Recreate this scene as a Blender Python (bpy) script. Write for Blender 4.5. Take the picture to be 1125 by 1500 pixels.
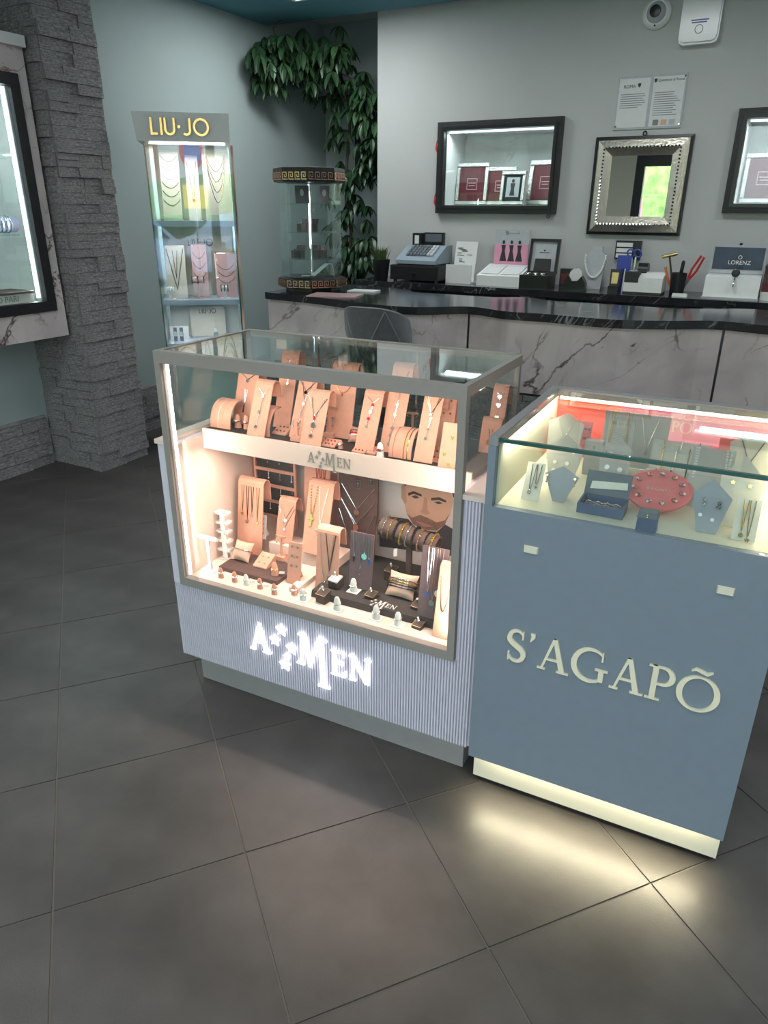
import bpy, math, random
from mathutils import Vector, Matrix
R = math.radians
random.seed(7)
for o in list(bpy.data.objects): bpy.data.objects.remove(o)
SC = bpy.context.scene
COL = SC.collection

# ------------------------------------------------------------------ camera
FPX, PITCH, ROLL, YAW, CAMH = 1045.0, R(23.0), R(0.34), R(28.4), 1.5
FW = Vector((-math.sin(YAW)*math.cos(PITCH), math.cos(YAW)*math.cos(PITCH), -math.sin(PITCH)))
_r0 = Vector((math.cos(YAW), math.sin(YAW), 0)); _u0 = _r0.cross(FW)
RT = math.cos(ROLL)*_r0 + math.sin(ROLL)*_u0
UP = -math.sin(ROLL)*_r0 + math.cos(ROLL)*_u0
CP = Vector((0, 0, CAMH))
cd = bpy.data.cameras.new('camera'); cam = bpy.data.objects.new('camera', cd); COL.objects.link(cam)
cd.sensor_fit = 'HORIZONTAL'; cd.sensor_width = 36; cd.lens = 36*FPX/1125; cd.clip_start = .02; cd.clip_end = 200
m = Matrix((RT, UP, -FW)).transposed().to_4x4(); m.translation = CP; cam.matrix_world = m
SC.camera = cam

# ------------------------------------------------------------------ world, exposure
w = bpy.data.worlds.new('sky'); SC.world = w; w.use_nodes = True
bg = w.node_tree.nodes['Background']; bg.inputs[0].default_value = (.87, .935, 1.0, 1); bg.inputs[1].default_value = 5.0
sun = bpy.data.lights.new('sun', 'SUN'); sun.energy = 28; sun.angle = R(1); sun.color = (1, .95, .88)
so = bpy.data.objects.new('sun', sun); COL.objects.link(so); so.rotation_euler = (R(-38), R(12), 0)
SC.view_settings.view_transform = 'Standard'; SC.view_settings.look = 'None'
SC.view_settings.gamma = 1; SC.view_settings.use_curve_mapping = False
SC.view_settings.exposure = 0.04
SC.cycles.use_denoising = True
SC.cycles.max_bounces = 10; SC.cycles.transparent_max_bounces = 24
SC.cycles.caustics_reflective = False; SC.cycles.caustics_refractive = False
SC.cycles.sample_clamp_indirect = 6

# ------------------------------------------------------------------ points measured in the photograph (frame 1125 x 1500)
def ray(x, y): return (FW*FPX + RT*(x-562.5) - UP*(y-750)).normalized()
def at(x, y, z): d = ray(x, y); return CP + d*((z-CAMH)/d.z)
def atY(x, y, Y): d = ray(x, y); return CP + d*(Y/d.y)
def atX(x, y, X): d = ray(x, y); return CP + d*(X/d.x)
def dep(p): return (Vector(p)-CP).dot(FW)
def zat(x, y, p):
    d = ray(x, y); return CAMH + d.z*math.hypot(p[0], p[1])/math.hypot(d.x, d.y)

# ------------------------------------------------------------------ materials
MATS = {}
def mat(name, col, rough=.5, metal=0., emit=0., ecol=None, var=.06, scale=30., bump=0., bscale=60., coat=0., spec=None, sheen=0.):
    if name in MATS: return MATS[name]
    m = bpy.data.materials.new(name); m.use_nodes = True; nt = m.node_tree; b = nt.nodes['Principled BSDF']
    b.inputs['Roughness'].default_value = rough; b.inputs['Metallic'].default_value = metal
    if coat: b.inputs['Coat Weight'].default_value = coat
    if spec is not None: b.inputs['Specular IOR Level'].default_value = spec
    if sheen: b.inputs['Sheen Weight'].default_value = sheen
    tc = nt.nodes.new('ShaderNodeTexCoord'); nz = nt.nodes.new('ShaderNodeTexNoise'); nz.inputs['Scale'].default_value = scale; nz.inputs['Detail'].default_value = 4
    nt.links.new(tc.outputs['Object'], nz.inputs['Vector'])
    cr = nt.nodes.new('ShaderNodeValToRGB'); e = cr.color_ramp.elements
    e[0].position = .3; e[1].position = .7
    e[0].color = tuple(max(0, c*(1-var)) for c in col)+(1,); e[1].color = tuple(min(1, c*(1+var)) for c in col)+(1,)
    nt.links.new(nz.outputs['Fac'], cr.inputs['Fac']); nt.links.new(cr.outputs['Color'], b.inputs['Base Color'])
    if emit:
        b.inputs['Emission Color'].default_value = tuple(ecol or col)+(1,); b.inputs['Emission Strength'].default_value = emit
    if bump:
        n2 = nt.nodes.new('ShaderNodeTexNoise'); n2.inputs['Scale'].default_value = bscale; n2.inputs['Detail'].default_value = 6
        nt.links.new(tc.outputs['Object'], n2.inputs['Vector'])
        bp = nt.nodes.new('ShaderNodeBump'); bp.inputs['Strength'].default_value = bump; bp.inputs['Distance'].default_value = .01
        nt.links.new(n2.outputs['Fac'], bp.inputs['Height']); nt.links.new(bp.outputs['Normal'], b.inputs['Normal'])
    MATS[name] = m; return m
def marble(name, base, cloud, vein, vein2, rough=.2, scale=1.6, width=.035):
    m = bpy.data.materials.new(name); m.use_nodes = True; nt = m.node_tree; b = nt.nodes['Principled BSDF']; L = nt.links.new
    b.inputs['Roughness'].default_value = rough
    tc = nt.nodes.new('ShaderNodeTexCoord'); mp = nt.nodes.new('ShaderNodeMapping'); L(tc.outputs['Object'], mp.inputs['Vector'])
    mp.inputs['Rotation'].default_value = (R(20), R(38), R(25))
    c = nt.nodes.new('ShaderNodeTexNoise'); c.inputs['Scale'].default_value = scale*2.2; c.inputs['Detail'].default_value = 6; c.inputs['Distortion'].default_value = .6
    L(mp.outputs['Vector'], c.inputs['Vector'])
    r = nt.nodes.new('ShaderNodeValToRGB'); r.color_ramp.elements[0].color = tuple(cloud)+(1,); r.color_ramp.elements[1].color = tuple(base)+(1,)
    r.color_ramp.elements[0].position = .32; r.color_ramp.elements[1].position = .62
    L(c.outputs['Fac'], r.inputs['Fac'])
    prev = r.outputs['Color']
    for k, (vc, sc, wd) in enumerate(((vein, scale, width), (vein2, scale*1.7, width*.6))):
        mp2 = nt.nodes.new('ShaderNodeMapping'); mp2.inputs['Scale'].default_value = (.45, 1.5, 1.2); mp2.inputs['Location'].default_value = (k*3.1, k*1.7, k)
        L(mp.outputs['Vector'], mp2.inputs['Vector'])
        n = nt.nodes.new('ShaderNodeTexNoise'); n.inputs['Scale'].default_value = sc; n.inputs['Detail'].default_value = 5; n.inputs['Distortion'].default_value = .8; n.inputs['Roughness'].default_value = .55
        L(mp2.outputs['Vector'], n.inputs['Vector'])
        s = nt.nodes.new('ShaderNodeMath'); s.operation = 'SUBTRACT'; L(n.outputs['Fac'], s.inputs[0]); s.inputs[1].default_value = .5
        a = nt.nodes.new('ShaderNodeMath'); a.operation = 'ABSOLUTE'; L(s.outputs[0], a.inputs[0])
        rr = nt.nodes.new('ShaderNodeValToRGB'); rr.color_ramp.elements[0].color = (1, 1, 1, 1); rr.color_ramp.elements[1].color = (0, 0, 0, 1); rr.color_ramp.elements[1].position = wd*.45
        L(a.outputs[0], rr.inputs['Fac'])
        g = nt.nodes.new('ShaderNodeTexNoise'); g.inputs['Scale'].default_value = sc*1.3; L(mp.outputs['Vector'], g.inputs['Vector'])
        gr = nt.nodes.new('ShaderNodeValToRGB'); gr.color_ramp.elements[0].position = .45; gr.color_ramp.elements[1].position = .6; L(g.outputs['Fac'], gr.inputs['Fac'])
        mu = nt.nodes.new('ShaderNodeMath'); mu.operation = 'MULTIPLY'; L(rr.outputs['Color'], mu.inputs[0]); L(gr.outputs['Color'], mu.inputs[1])
        mx = nt.nodes.new('ShaderNodeMix'); mx.data_type = 'RGBA'; L(mu.outputs[0], mx.inputs['Factor']); L(prev, mx.inputs['A']); mx.inputs['B'].default_value = tuple(vc)+(1,)
        prev = mx.outputs['Result']
    L(prev, b.inputs['Base Color']); MATS[name] = m; return m
def glassmat(name, tint=(.93, .97, .96), refl=.9):
    m = bpy.data.materials.new(name); m.use_nodes = True; nt = m.node_tree; L = nt.links.new
    for n in list(nt.nodes):
        if n.type == 'BSDF_PRINCIPLED': nt.nodes.remove(n)
    out = nt.nodes['Material Output']
    t = nt.nodes.new('ShaderNodeBsdfTransparent'); t.inputs[0].default_value = tuple(tint)+(1,)
    g = nt.nodes.new('ShaderNodeBsdfGlossy'); g.inputs['Roughness'].default_value = .015; g.inputs[0].default_value = (1, 1, 1, 1)
    lw = nt.nodes.new('ShaderNodeLayerWeight'); lw.inputs['Blend'].default_value = .5
    p = nt.nodes.new('ShaderNodeMath'); p.operation = 'POWER'; L(lw.outputs['Facing'], p.inputs[0]); p.inputs[1].default_value = 5
    q = nt.nodes.new('ShaderNodeMath'); q.operation = 'MULTIPLY_ADD'; L(p.outputs[0], q.inputs[0]); q.inputs[1].default_value = refl; q.inputs[2].default_value = .045
    mx = nt.nodes.new('ShaderNodeMixShader'); L(q.outputs[0], mx.inputs[0]); L(t.outputs[0], mx.inputs[1]); L(g.outputs[0], mx.inputs[2]); L(mx.outputs[0], out.inputs['Surface'])
    MATS[name] = m; return m

mat('wall_white', (.56, .565, .56), .85, var=.02, scale=3, bump=.05, bscale=200)
mat('wall_aqua', (.41, .485, .48), .85, var=.03, scale=2, bump=.05, bscale=200)
mat('ceiling_teal', (.10, .27, .33), .8, var=.03, scale=2)
mat('ceiling_white', (.62, .64, .63), .85, var=.02, scale=2)
mat('tile', (.088, .079, .074), .40, var=.28, scale=5, bump=.05, bscale=220)
mat('grout', (.20, .175, .15), .9)
mat('stone', (.29, .275, .28), .8, var=.5, scale=9, bump=.5, bscale=24)
marble('marble_pink', (.78, .69, .68), (.60, .52, .52), (.09, .05, .045), (.30, .17, .12))
marble('marble_white', (.72, .73, .71), (.60, .60, .59), (.12, .08, .07), (.42, .32, .26), scale=2.2)
marble('granite_black', (.020, .021, .024), (.035, .036, .04), (.35, .35, .36), (.16, .16, .17), rough=.12, scale=2.4, width=.02)
mat('black', (.012, .012, .014), .35, var=.2)
mat('black_satin', (.02, .02, .022), .5, var=.1)
mat('dark_frame', (.014, .013, .015), .4, bump=.3, bscale=150)
mat('taupe', (.31, .285, .265), .5, var=.03)
mat('lavender', (.69, .67, .77), .55, var=.02)
mat('plinth_grey', (.33, .32, .32), .5, var=.03)
mat('blush_white', (.83, .68, .61), .5, var=.02)
mat('white', (.86, .86, .85), .45, var=.02)
mat('white_gloss', (.82, .82, .82), .2, var=.01)
mat('cream', (.82, .78, .64), .5, var=.02)
mat('steel_blue', (.215, .265, .325), .5, var=.02)
mat('sag_grey', (.30, .30, .31), .5, var=.02)
mat('peach', (.72, .37, .27), .8, var=.05, scale=60, sheen=.2)
mat('peach_pale', (.74, .50, .39), .8, var=.05, scale=60)
mat('brown', (.10, .062, .058), .7, var=.1, scale=50)
mat('mauve', (.15, .105, .12), .7, var=.08, scale=60)
mat('espresso', (.045, .032, .030), .6, var=.1)
mat('charcoal', (.035, .033, .034), .6, var=.1)
mat('velvet', (.105, .108, .118), .85, var=.12, scale=40, sheen=.4)
mat('silver', (.80, .80, .82), .18, 1., var=.05)
mat('gold', (.90, .62, .22), .2, 1., var=.05)
mat('rose_gold', (.88, .55, .42), .22, 1., var=.05)
mat('dark_metal', (.09, .09, .10), .3, 1., var=.1)
mat('brass', (.55, .42, .2), .35, 1.)
mat('chrome', (.85, .85, .86), .08, 1., var=.01)
mat('mirror', (.88, .89, .88), .01, 1., var=0)
mat('mirror_frame', (.95, .88, .74), .30, 1., var=.05, bump=.25, bscale=70)
mat('pearl', (.86, .85, .82), .2, coat=.5, var=.02)
mat('gem_white', (.9, .9, .95), .05, coat=1., var=.1)
mat('gem_red', (.55, .02, .05), .1, coat=1.)
mat('gem_blue', (.05, .13, .45), .1, coat=1.)
mat('gem_turquoise', (.25, .68, .65), .2, coat=1.)
mat('gem_black', (.01, .01, .012), .1, coat=1.)
mat('sag_card', (.50, .49, .475), .7, var=.03)
mat('sag_card_blue', (.36, .38, .44), .7, var=.03)
mat('sag_card_cream', (.78, .74, .66), .7, var=.03)
mat('navy', (.07, .11, .22), .55, var=.05)
mat('slate', (.11, .13, .16), .5, var=.05)
mat('coral', (.85, .20, .20), .55, var=.03)
mat('red_panel', (.80, .10, .055), .5, var=.03)
mat('pink_panel', (.72, .10, .27), .5, var=.04)
mat('magenta', (.62, .03, .20), .5, var=.04)
mat('pink_light', (.82, .36, .52), .5, var=.04)
mat('burgundy', (.13, .014, .026), .5, var=.05)
mat('leaf', (.030, .075, .032), .38, var=.35, scale=9)
mat('leaf_light', (.06, .13, .05), .4, var=.3, scale=9)
mat('stem', (.07, .05, .03), .8)
mat('paper', (.78, .78, .78), .7, var=.02)
mat('paper_grey', (.50, .52, .55), .7, var=.05)
mat('ink', (.03, .03, .03), .6)
mat('ink_grey', (.25, .25, .26), .6)
mat('red_plastic', (.55, .03, .03), .3)
mat('orange', (.7, .16, .04), .5)
mat('blue_plastic', (.05, .08, .42), .35)
mat('register', (.28, .34, .40), .4, var=.03)
mat('key_grey', (.13, .15, .17), .5)
mat('lilac', (.55, .48, .70), .6, var=.03)
mat('skin', (.58, .36, .27), .6, var=.08, scale=18)
mat('skin_shade', (.45, .265, .195), .6, var=.08, scale=18)
mat('hair', (.05, .03, .025), .6, var=.3, scale=80)
mat('stubble', (.22, .13, .105), .7, var=.25, scale=200)
mat('lip', (.40, .20, .17), .5)
mat('eye', (.045, .05, .055), .3)
mat('frame_silver', (.86, .85, .82), .32, 1., var=.15, bump=.6, bscale=90)
mat('velvet_seam', (.24, .243, .25), .8)
mat('poster_grey', (.62, .58, .58), .5, var=.03)
mat('jacket', (.05, .045, .06), .6)
mat('grass_green', (.10, .16, .05), .6, var=.3)
mat('pot_black', (.02, .02, .022), .4)
mat('green_edge', (.015, .10, .085), .1, coat=1.)
mat('lorenz_blue', (.015, .035, .075), .3, var=.5, scale=8)
mat('recess_blue', (.22, .27, .33), .6)
mat('shelf_blue', (.50, .60, .76), .4, var=.03)
mat('liujo_pink', (.66, .42, .44), .6, var=.03)
mat('watch_blue', (.05, .09, .2), .4)
mat('hedge', (.10, .20, .05), .8, var=.5, scale=6)
mat('brick_house', (.30, .17, .12), .8, var=.2)
mat('car_blue', (.16, .24, .40), .25, coat=1.)
mat('tyre', (.015, .015, .015), .8)
mat('yellow_sign', (.85, .70, .03), .5)
mat('asphalt', (.16, .16, .165), .9, var=.15)
mat('door_wall', (.82, .76, .62), .8, var=.02)
mat('led_white', (1, 1, 1), .5, emit=5, ecol=(1, .97, .94))
mat('led_cold', (1, 1, 1), .5, emit=2.0, ecol=(.85, .97, 1))
mat('led_warm', (1, .93, .7), .5, emit=5, ecol=(1, .92, .62))
mat('sign_white', (1, 1, 1), .5, emit=2.6, ecol=(1, .98, 1))
mat('sign_cream', (.92, .86, .66), .5, var=.02)
glassmat('glass'); glassmat('glass_shelf', (.86, .95, .93), .9)
M = MATS

# ------------------------------------------------------------------ mesh helpers
class MB:
    def __init__(s): s.v = []; s.f = []; s.sm = []
    def add(s, vs, fs, smooth=False):
        k = len(s.v); s.v += [tuple(v) for v in vs]; s.f += [tuple(i+k for i in f) for f in fs]; s.sm += [smooth]*len(fs); return s
    def box(s, x0, x1, y0, y1, z0, z1):
        return s.add([(x0,y0,z0),(x1,y0,z0),(x1,y1,z0),(x0,y1,z0),(x0,y0,z1),(x1,y0,z1),(x1,y1,z1),(x0,y1,z1)],
                     [(0,3,2,1),(4,5,6,7),(0,1,5,4),(1,2,6,5),(2,3,7,6),(3,0,4,7)])
    def frustum(s, x0, x1, y0, y1, z0, z1, ix, iy):
        return s.add([(x0,y0,z0),(x1,y0,z0),(x1,y1,z0),(x0,y1,z0),(x0+ix,y0+iy,z1),(x1-ix,y0+iy,z1),(x1-ix,y1-iy,z1),(x0+ix,y1-iy,z1)],
                     [(0,3,2,1),(4,5,6,7),(0,1,5,4),(1,2,6,5),(2,3,7,6),(3,0,4,7)])
    def hexa(s, b, t):   # bottom four, top four (counter-clockwise seen from above)
        return s.add(list(b)+list(t), [(0,3,2,1),(4,5,6,7),(0,1,5,4),(1,2,6,5),(2,3,7,6),(3,0,4,7)])
    def lathe(s, prof, n=16, c=(0,0,0), axis='z', a0=0, sx=1, sy=1):
        vs = []; fs = []
        for r, z in prof:
            for i in range(n):
                a = a0+2*math.pi*i/n; x, y = r*math.cos(a)*sx, r*math.sin(a)*sy
                p = (x, y, z) if axis == 'z' else ((z, x, y) if axis == 'x' else (x, z, y))
                vs.append((p[0]+c[0], p[1]+c[1], p[2]+c[2]))
        m = len(prof)
        for j in range(m-1):
            for i in range(n):
                i2 = (i+1) % n; fs.append((j*n+i, j*n+i2, (j+1)*n+i2, (j+1)*n+i))
        s.add(vs, fs, True)
        k = len(s.v)-len(vs)
        for ring, rev in ((0, True), (m-1, False)):
            if prof[ring][0] > 1e-5:
                f = [k+ring*n+i for i in range(n)]; s.f.append(tuple(f[::-1] if rev else f)); s.sm.append(False)
        return s
    def cyl(s, p, r, h, n=16, r2=None): return s.lathe([(r, 0), (r if r2 is None else r2, h)], n, p)
    def tube(s, pts, r, n=6, closed=False):
        pts = [Vector(p) for p in pts]; N = len(pts); vs = []; fs = []; prev = None
        for i, p in enumerate(pts):
            a = pts[(i-1) % N] if (closed or i > 0) else p; b = pts[(i+1) % N] if (closed or i < N-1) else p
            t = (b-a).normalized() if (b-a).length > 1e-9 else Vector((0, 0, 1))
            if prev is None:
                ref = Vector((0, 0, 1)) if abs(t.z) < .9 else Vector((1, 0, 0)); nn = t.cross(ref).normalized()
            else:
                nn = (prev - t*prev.dot(t)); nn = nn.normalized() if nn.length > 1e-6 else t.orthogonal().normalized()
            prev = nn; bb = t.cross(nn); rr = r[i] if isinstance(r, (list, tuple)) else r
            for k in range(n):
                an = 2*math.pi*k/n; vs.append(p + nn*rr*math.cos(an) + bb*rr*math.sin(an))
        for i in range(N if closed else N-1):
            j = (i+1) % N
            for k in range(n):
                k2 = (k+1) % n; fs.append((i*n+k, j*n+k, j*n+k2, i*n+k2))
        if not closed: fs += [tuple(range(n)), tuple((N-1)*n+k for k in range(n))[::-1]]
        return s.add(vs, fs, True)
    def prism(s, poly, o, ux, uy, d):     # polygon in the plane (ux,uy) at o, pushed along d
        o, ux, uy, d = Vector(o), Vector(ux), Vector(uy), Vector(d); n = len(poly)
        a = [o+ux*p[0]+uy*p[1] for p in poly]; b = [p+d for p in a]
        return s.add(a+b, [tuple(range(n))[::-1], tuple(range(n, 2*n))]+[(i, (i+1) % n, n+(i+1) % n, n+i) for i in range(n)])
    def strip(s, prof, th, x0, x1):       # a bent sheet: profile of (y,z), thickness th, from x0 to x1
        n = len(prof); vs = []
        P = [Vector((0, p[0], p[1])) for p in prof]; N = []
        for i in range(n):
            t = (P[min(i+1, n-1)]-P[max(i-1, 0)]).normalized(); N.append(Vector((0, t.z, -t.y)))
        for x in (x0, x1):
            for i in range(n): vs.append((x, P[i].y, P[i].z))
            for i in range(n): q = P[i]+N[i]*th; vs.append((x, q.y, q.z))
        f = []
        for i in range(n-1):
            f += [(i, i+1, 2*n+i+1, 2*n+i)[::-1], (n+i, n+i+1, 3*n+i+1, 3*n+i), (i, i+1, n+i+1, n+i), (2*n+i, 2*n+i+1, 3*n+i+1, 3*n+i)[::-1]]
        f += [(0, n, 3*n, 2*n), (n-1, 2*n-1, 4*n-1, 3*n-1)[::-1]]
        return s.add(vs, f, False)
    def sphere(s, c, r, n=10, sx=1, sy=1, sz=1):
        m = max(4, n//2); return s.lathe([(max(1e-6, r*math.sin(math.pi*i/m)), -r*sz*math.cos(math.pi*i/m)) for i in range(m+1)], n, c, sx=sx, sy=sy)
    def torus(s, c, R_, r, n=20, k=6, normal=(0, 0, 1), sx=1, sy=1):
        nv = Vector(normal).normalized(); a = nv.orthogonal().normalized(); b = nv.cross(a); c = Vector(c)
        return s.tube([c+a*R_*sx*math.cos(2*math.pi*i/n)+b*R_*sy*math.sin(2*math.pi*i/n) for i in range(n)], r, k, True)
    def xf(s, mtx): s.v = [tuple(mtx @ Vector(v)) for v in s.v]; return s
    def mesh(s, name, mt):
        me = bpy.data.meshes.new(name); me.from_pydata(s.v, [], s.f)
        me.polygons.foreach_set('use_smooth', s.sm); me.update()
        if any(s.sm): me.set_sharp_from_angle(angle=R(40))
        me.materials.append(M[mt] if isinstance(mt, str) else mt); return me
    def build(s, name, mt, parent=None, loc=None, rotz=0):
        o = bpy.data.objects.new(name, s.mesh(name, mt)); COL.objects.link(o)
        if parent is not None: o.parent = parent
        if loc is not None: o.location = loc
        if rotz: o.rotation_euler = (0, 0, rotz)
        return o
def tag(o, label, cat, group=None):
    o['label'] = label; o['category'] = cat
    if group: o['group'] = group
    return o
def thing(name, label, cat, loc=(0, 0, 0), rotz=0, group=None):
    o = bpy.data.objects.new(name, None); o.empty_display_size = .05; COL.objects.link(o); o.location = loc; o.rotation_euler = (0, 0, rotz)
    return tag(o, label, cat, group)
def struct(o): o['kind'] = 'structure'; return o
def inst(name, me, parent, loc=(0, 0, 0), rot=(0, 0, 0), scale=(1, 1, 1)):
    o = bpy.data.objects.new(name, me); COL.objects.link(o); o.parent = parent; o.location = loc; o.rotation_euler = rot; o.scale = scale; return o
ORD = ['first', 'second', 'third', 'fourth', 'fifth', 'sixth', 'seventh', 'eighth', 'ninth']
LK = .42
def area(parent, loc, rot, sx, sy, power, col, spread=None, name='lamp'):
    l = bpy.data.lights.new(name, 'AREA'); l.shape = 'RECTANGLE'; l.size = sx; l.size_y = sy; l.energy = power*LK; l.color = col
    if spread: l.spread = spread
    o = bpy.data.objects.new(name, l); COL.objects.link(o); o.parent = parent; o.location = loc; o.rotation_euler = rot; return o
_fc = {}
def text_mesh(txt, size, depth=.0008):
    c = bpy.data.curves.new('lettering', 'FONT'); c.body = txt; c.size = size; c.extrude = depth; c.align_x = 'CENTER'; c.align_y = 'CENTER'
    o = bpy.data.objects.new('lettering', c); COL.objects.link(o); bpy.context.view_layer.update()
    me = bpy.data.meshes.new_from_object(o.evaluated_get(bpy.context.evaluated_depsgraph_get())); bpy.data.objects.remove(o); return me
def text(txt, size, mt, parent, loc, rot=(R(90), 0, 0), depth=.0006):
    me = text_mesh(txt, size, depth); me.materials.clear(); me.materials.append(M[mt]); return inst('lettering', me, parent, loc, rot)
def oval(w, h, n=24, cx=0, cy=0): return [(cx+w/2*math.cos(2*math.pi*i/n), cy+h/2*math.sin(2*math.pi*i/n)) for i in range(n)]
def catmull(pts, k=8):
    out = []; P = [Vector(p) for p in pts]
    for i in range(len(P)-1):
        a, b, c, d = P[max(i-1, 0)], P[i], P[i+1], P[min(i+2, len(P)-1)]
        for j in range(k):
            t = j/k; out.append(.5*((2*b)+(c-a)*t+(2*a-5*b+4*c-d)*t*t+(3*b-a-3*c+d)*t**3))
    return out+[P[-1]]

# ------------------------------------------------------------------ drawn capitals (cap height 1)
def stroke(pts, ws):
    q = []; n = len(pts); L_ = []; R_ = []
    for i in range(n):
        a = Vector(pts[max(i-1, 0)]); b = Vector(pts[min(i+1, n-1)]); t = (b-a).normalized(); nn = Vector((-t.y, t.x)); w_ = ws[i] if isinstance(ws, (list, tuple)) else ws
        L_.append(Vector(pts[i])+nn*w_/2); R_.append(Vector(pts[i])-nn*w_/2)
    for i in range(n-1): q.append([tuple(R_[i]), tuple(R_[i+1]), tuple(L_[i+1]), tuple(L_[i])])
    return q
def rect(x0, x1, y0, y1): return [[(x0, y0), (x1, y0), (x1, y1), (x0, y1)]]
def slab(xb0, xb1, xt0, xt1, y0=0, y1=1): return [[(xb0, y0), (xb1, y0), (xt1, y1), (xt0, y1)]]
def arc(cx, cy, rx, ry, a0, a1, n=14): return [(cx+rx*math.cos(R(a0+(a1-a0)*i/n)), cy+ry*math.sin(R(a0+(a1-a0)*i/n))) for i in range(n+1)]
def glyph(c):
    S = .045
    if c == 'A': return slab(.06, .12, .34, .42)+slab(.58, .73, .34, .46)+rect(.2, .56, .32, .37)+rect(-.02, .2, 0, S)+rect(.5, .82, 0, S), .80
    if c == 'M': return slab(.10, .16, .12, .20)+slab(.42, .50, .12, .28)+slab(.42, .50, .74, .82)+slab(.80, .95, .76, .90)+rect(0, .26, 0, S)+rect(.02, .2, 1-S, 1)+rect(.76, 1.0, 1-S, 1)+rect(.70, 1.05, 0, S), 1.06
    if c == 'W': return slab(.76, .91, .70, .85, -.55, 1)+slab(.08, .14, .16, .24)+slab(.38, .46, .16, .32)+slab(.38, .46, .68, .76)+rect(-.02, .24, 0, S)+rect(.06, .24, 1-S, 1)+rect(.70, .98, 1-S, 1)+rect(.66, 1.05, -.55, -.55+S), 1.04
    if c == 'E': return rect(.08, .21, 0, 1)+rect(0, .55, 0, S)+rect(0, .53, 1-S, 1)+rect(.2, .44, .49, .54)+rect(.52, .58, 0, .22)+rect(.49, .54, .80, 1)+rect(.42, .46, .42, .62), .64
    if c == 'N': return rect(.10, .16, 0, 1)+slab(.62, .78, .06, .22)+rect(.70, .76, .0, 1)+rect(0, .26, 0, S)+rect(0, .16, 1-S, 1)+rect(.60, .86, 1-S, 1), .9
    if c == 'S':
        p = arc(.27, .74, .20, .235, 35, 200, 10)+[(.16, .58), (.28, .50), (.40, .42)]+arc(.27, .26, .21, .235, 20, -155, 10)
        n = len(p); return stroke(p, [.05+.10*math.sin(math.pi*i/(n-1))**2 for i in range(n)])+rect(.42, .46, .74, .98)+rect(.05, .09, .02, .28), .54
    if c == "'": return stroke([(.10, 1.0), (.11, .9), (.04, .74)], [.13, .11, .02]), .24
    if c == 'G':
        p = arc(.50, .5, .43, .48, 48, 318, 24); n = len(p)
        return stroke(p, [.045+.105*math.sin(math.pi*i/(n-1))**2 for i in range(n)])+rect(.72, .85, .08, .42)+rect(.62, .95, .40, .44)+rect(.76, .80, .70, .96), .98
    if c == 'P':
        p = [(.2, .975)]+arc(.34, .73, .24, .245, 90, -90, 12)+[(.2, .485)]
        n = len(p); return rect(.10, .24, 0, 1)+rect(0, .36, 0, S)+rect(0, .2, 1-S, 1)+stroke(p, [.045+.10*math.sin(math.pi*i/(n-1))**2 for i in range(n)]), .64
    if c in 'OQ':
        p = arc(.50, .5, .43, .48, 0, 360, 32); g = stroke(p, [.05+.095*math.cos(R(360*i/32))**2 for i in range(33)])
        if c == 'Q': g = g+stroke([(.26, 1.12), (.36, 1.19), (.5, 1.15), (.62, 1.11), (.74, 1.18)], [.02, .07, .075, .07, .02])
        return g, 1.0
def sans(c):
    t = .135
    if c == 'L': return rect(0, t, 0, 1)+rect(0, .45, 0, t), .55
    if c == 'I': return rect(0, t, 0, 1), .2
    if c == 'U': return stroke([(.05, 1), (.05, .36)]+arc(.33, .33, .28, .28, 180, 360, 12)+[(.61, .36), (.61, 1)], t), .74
    if c == '.': return [oval(.2, .2, 14, .1, .5)], .3
    if c == 'J': return stroke([(.42, 1), (.42, .3)]+arc(.17, .28, .25, .23, 0, -130, 10), t), .58
    if c == 'O': return stroke(arc(.48, .5, .44, .46, 0, 360, 28), t), .98
STAR = [(math.sin(math.pi*i/5)*(1 if i % 2 == 0 else .45), math.cos(math.pi*i/5)*(1 if i % 2 == 0 else .45)) for i in range(10)]
def word(chars, fn, parent, o, ux, uy, nrm, h, depth, mt, gap=.06, scales=None, wscale=1.0):
    """lettering as one small raised mesh per letter"""
    o, ux, uy, nrm = Vector(o), Vector(ux).normalized(), Vector(uy).normalized(), Vector(nrm).normalized(); x = 0; out = []
    for i, c in enumerate(chars):
        k = scales[i] if scales else 1.0
        if c == '*':
            for sx, sy, r in ((.36, .92, .20), (.12, .52, .19), (.68, .40, .20), (.50, .08, .12), (.42, -.22, .20)):
                b = MB(); b.prism([(p[0]*r, p[1]*r) for p in STAR], o+ux*(x+sx)*h*wscale+uy*sy*h, ux*h, uy*h, nrm*depth); out.append(b.build('star', mt, parent))
            x += .86; continue
        polys, adv = fn(c); b = MB()
        for j, p in enumerate(polys): b.prism([(q[0]*k*wscale, q[1]*k) for q in p], o+ux*x*h*wscale, ux*h, uy*h, nrm*(depth*(1+.012*j)))
        out.append(b.build('letter', mt, parent)); x += adv*k+gap
    return out

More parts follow.
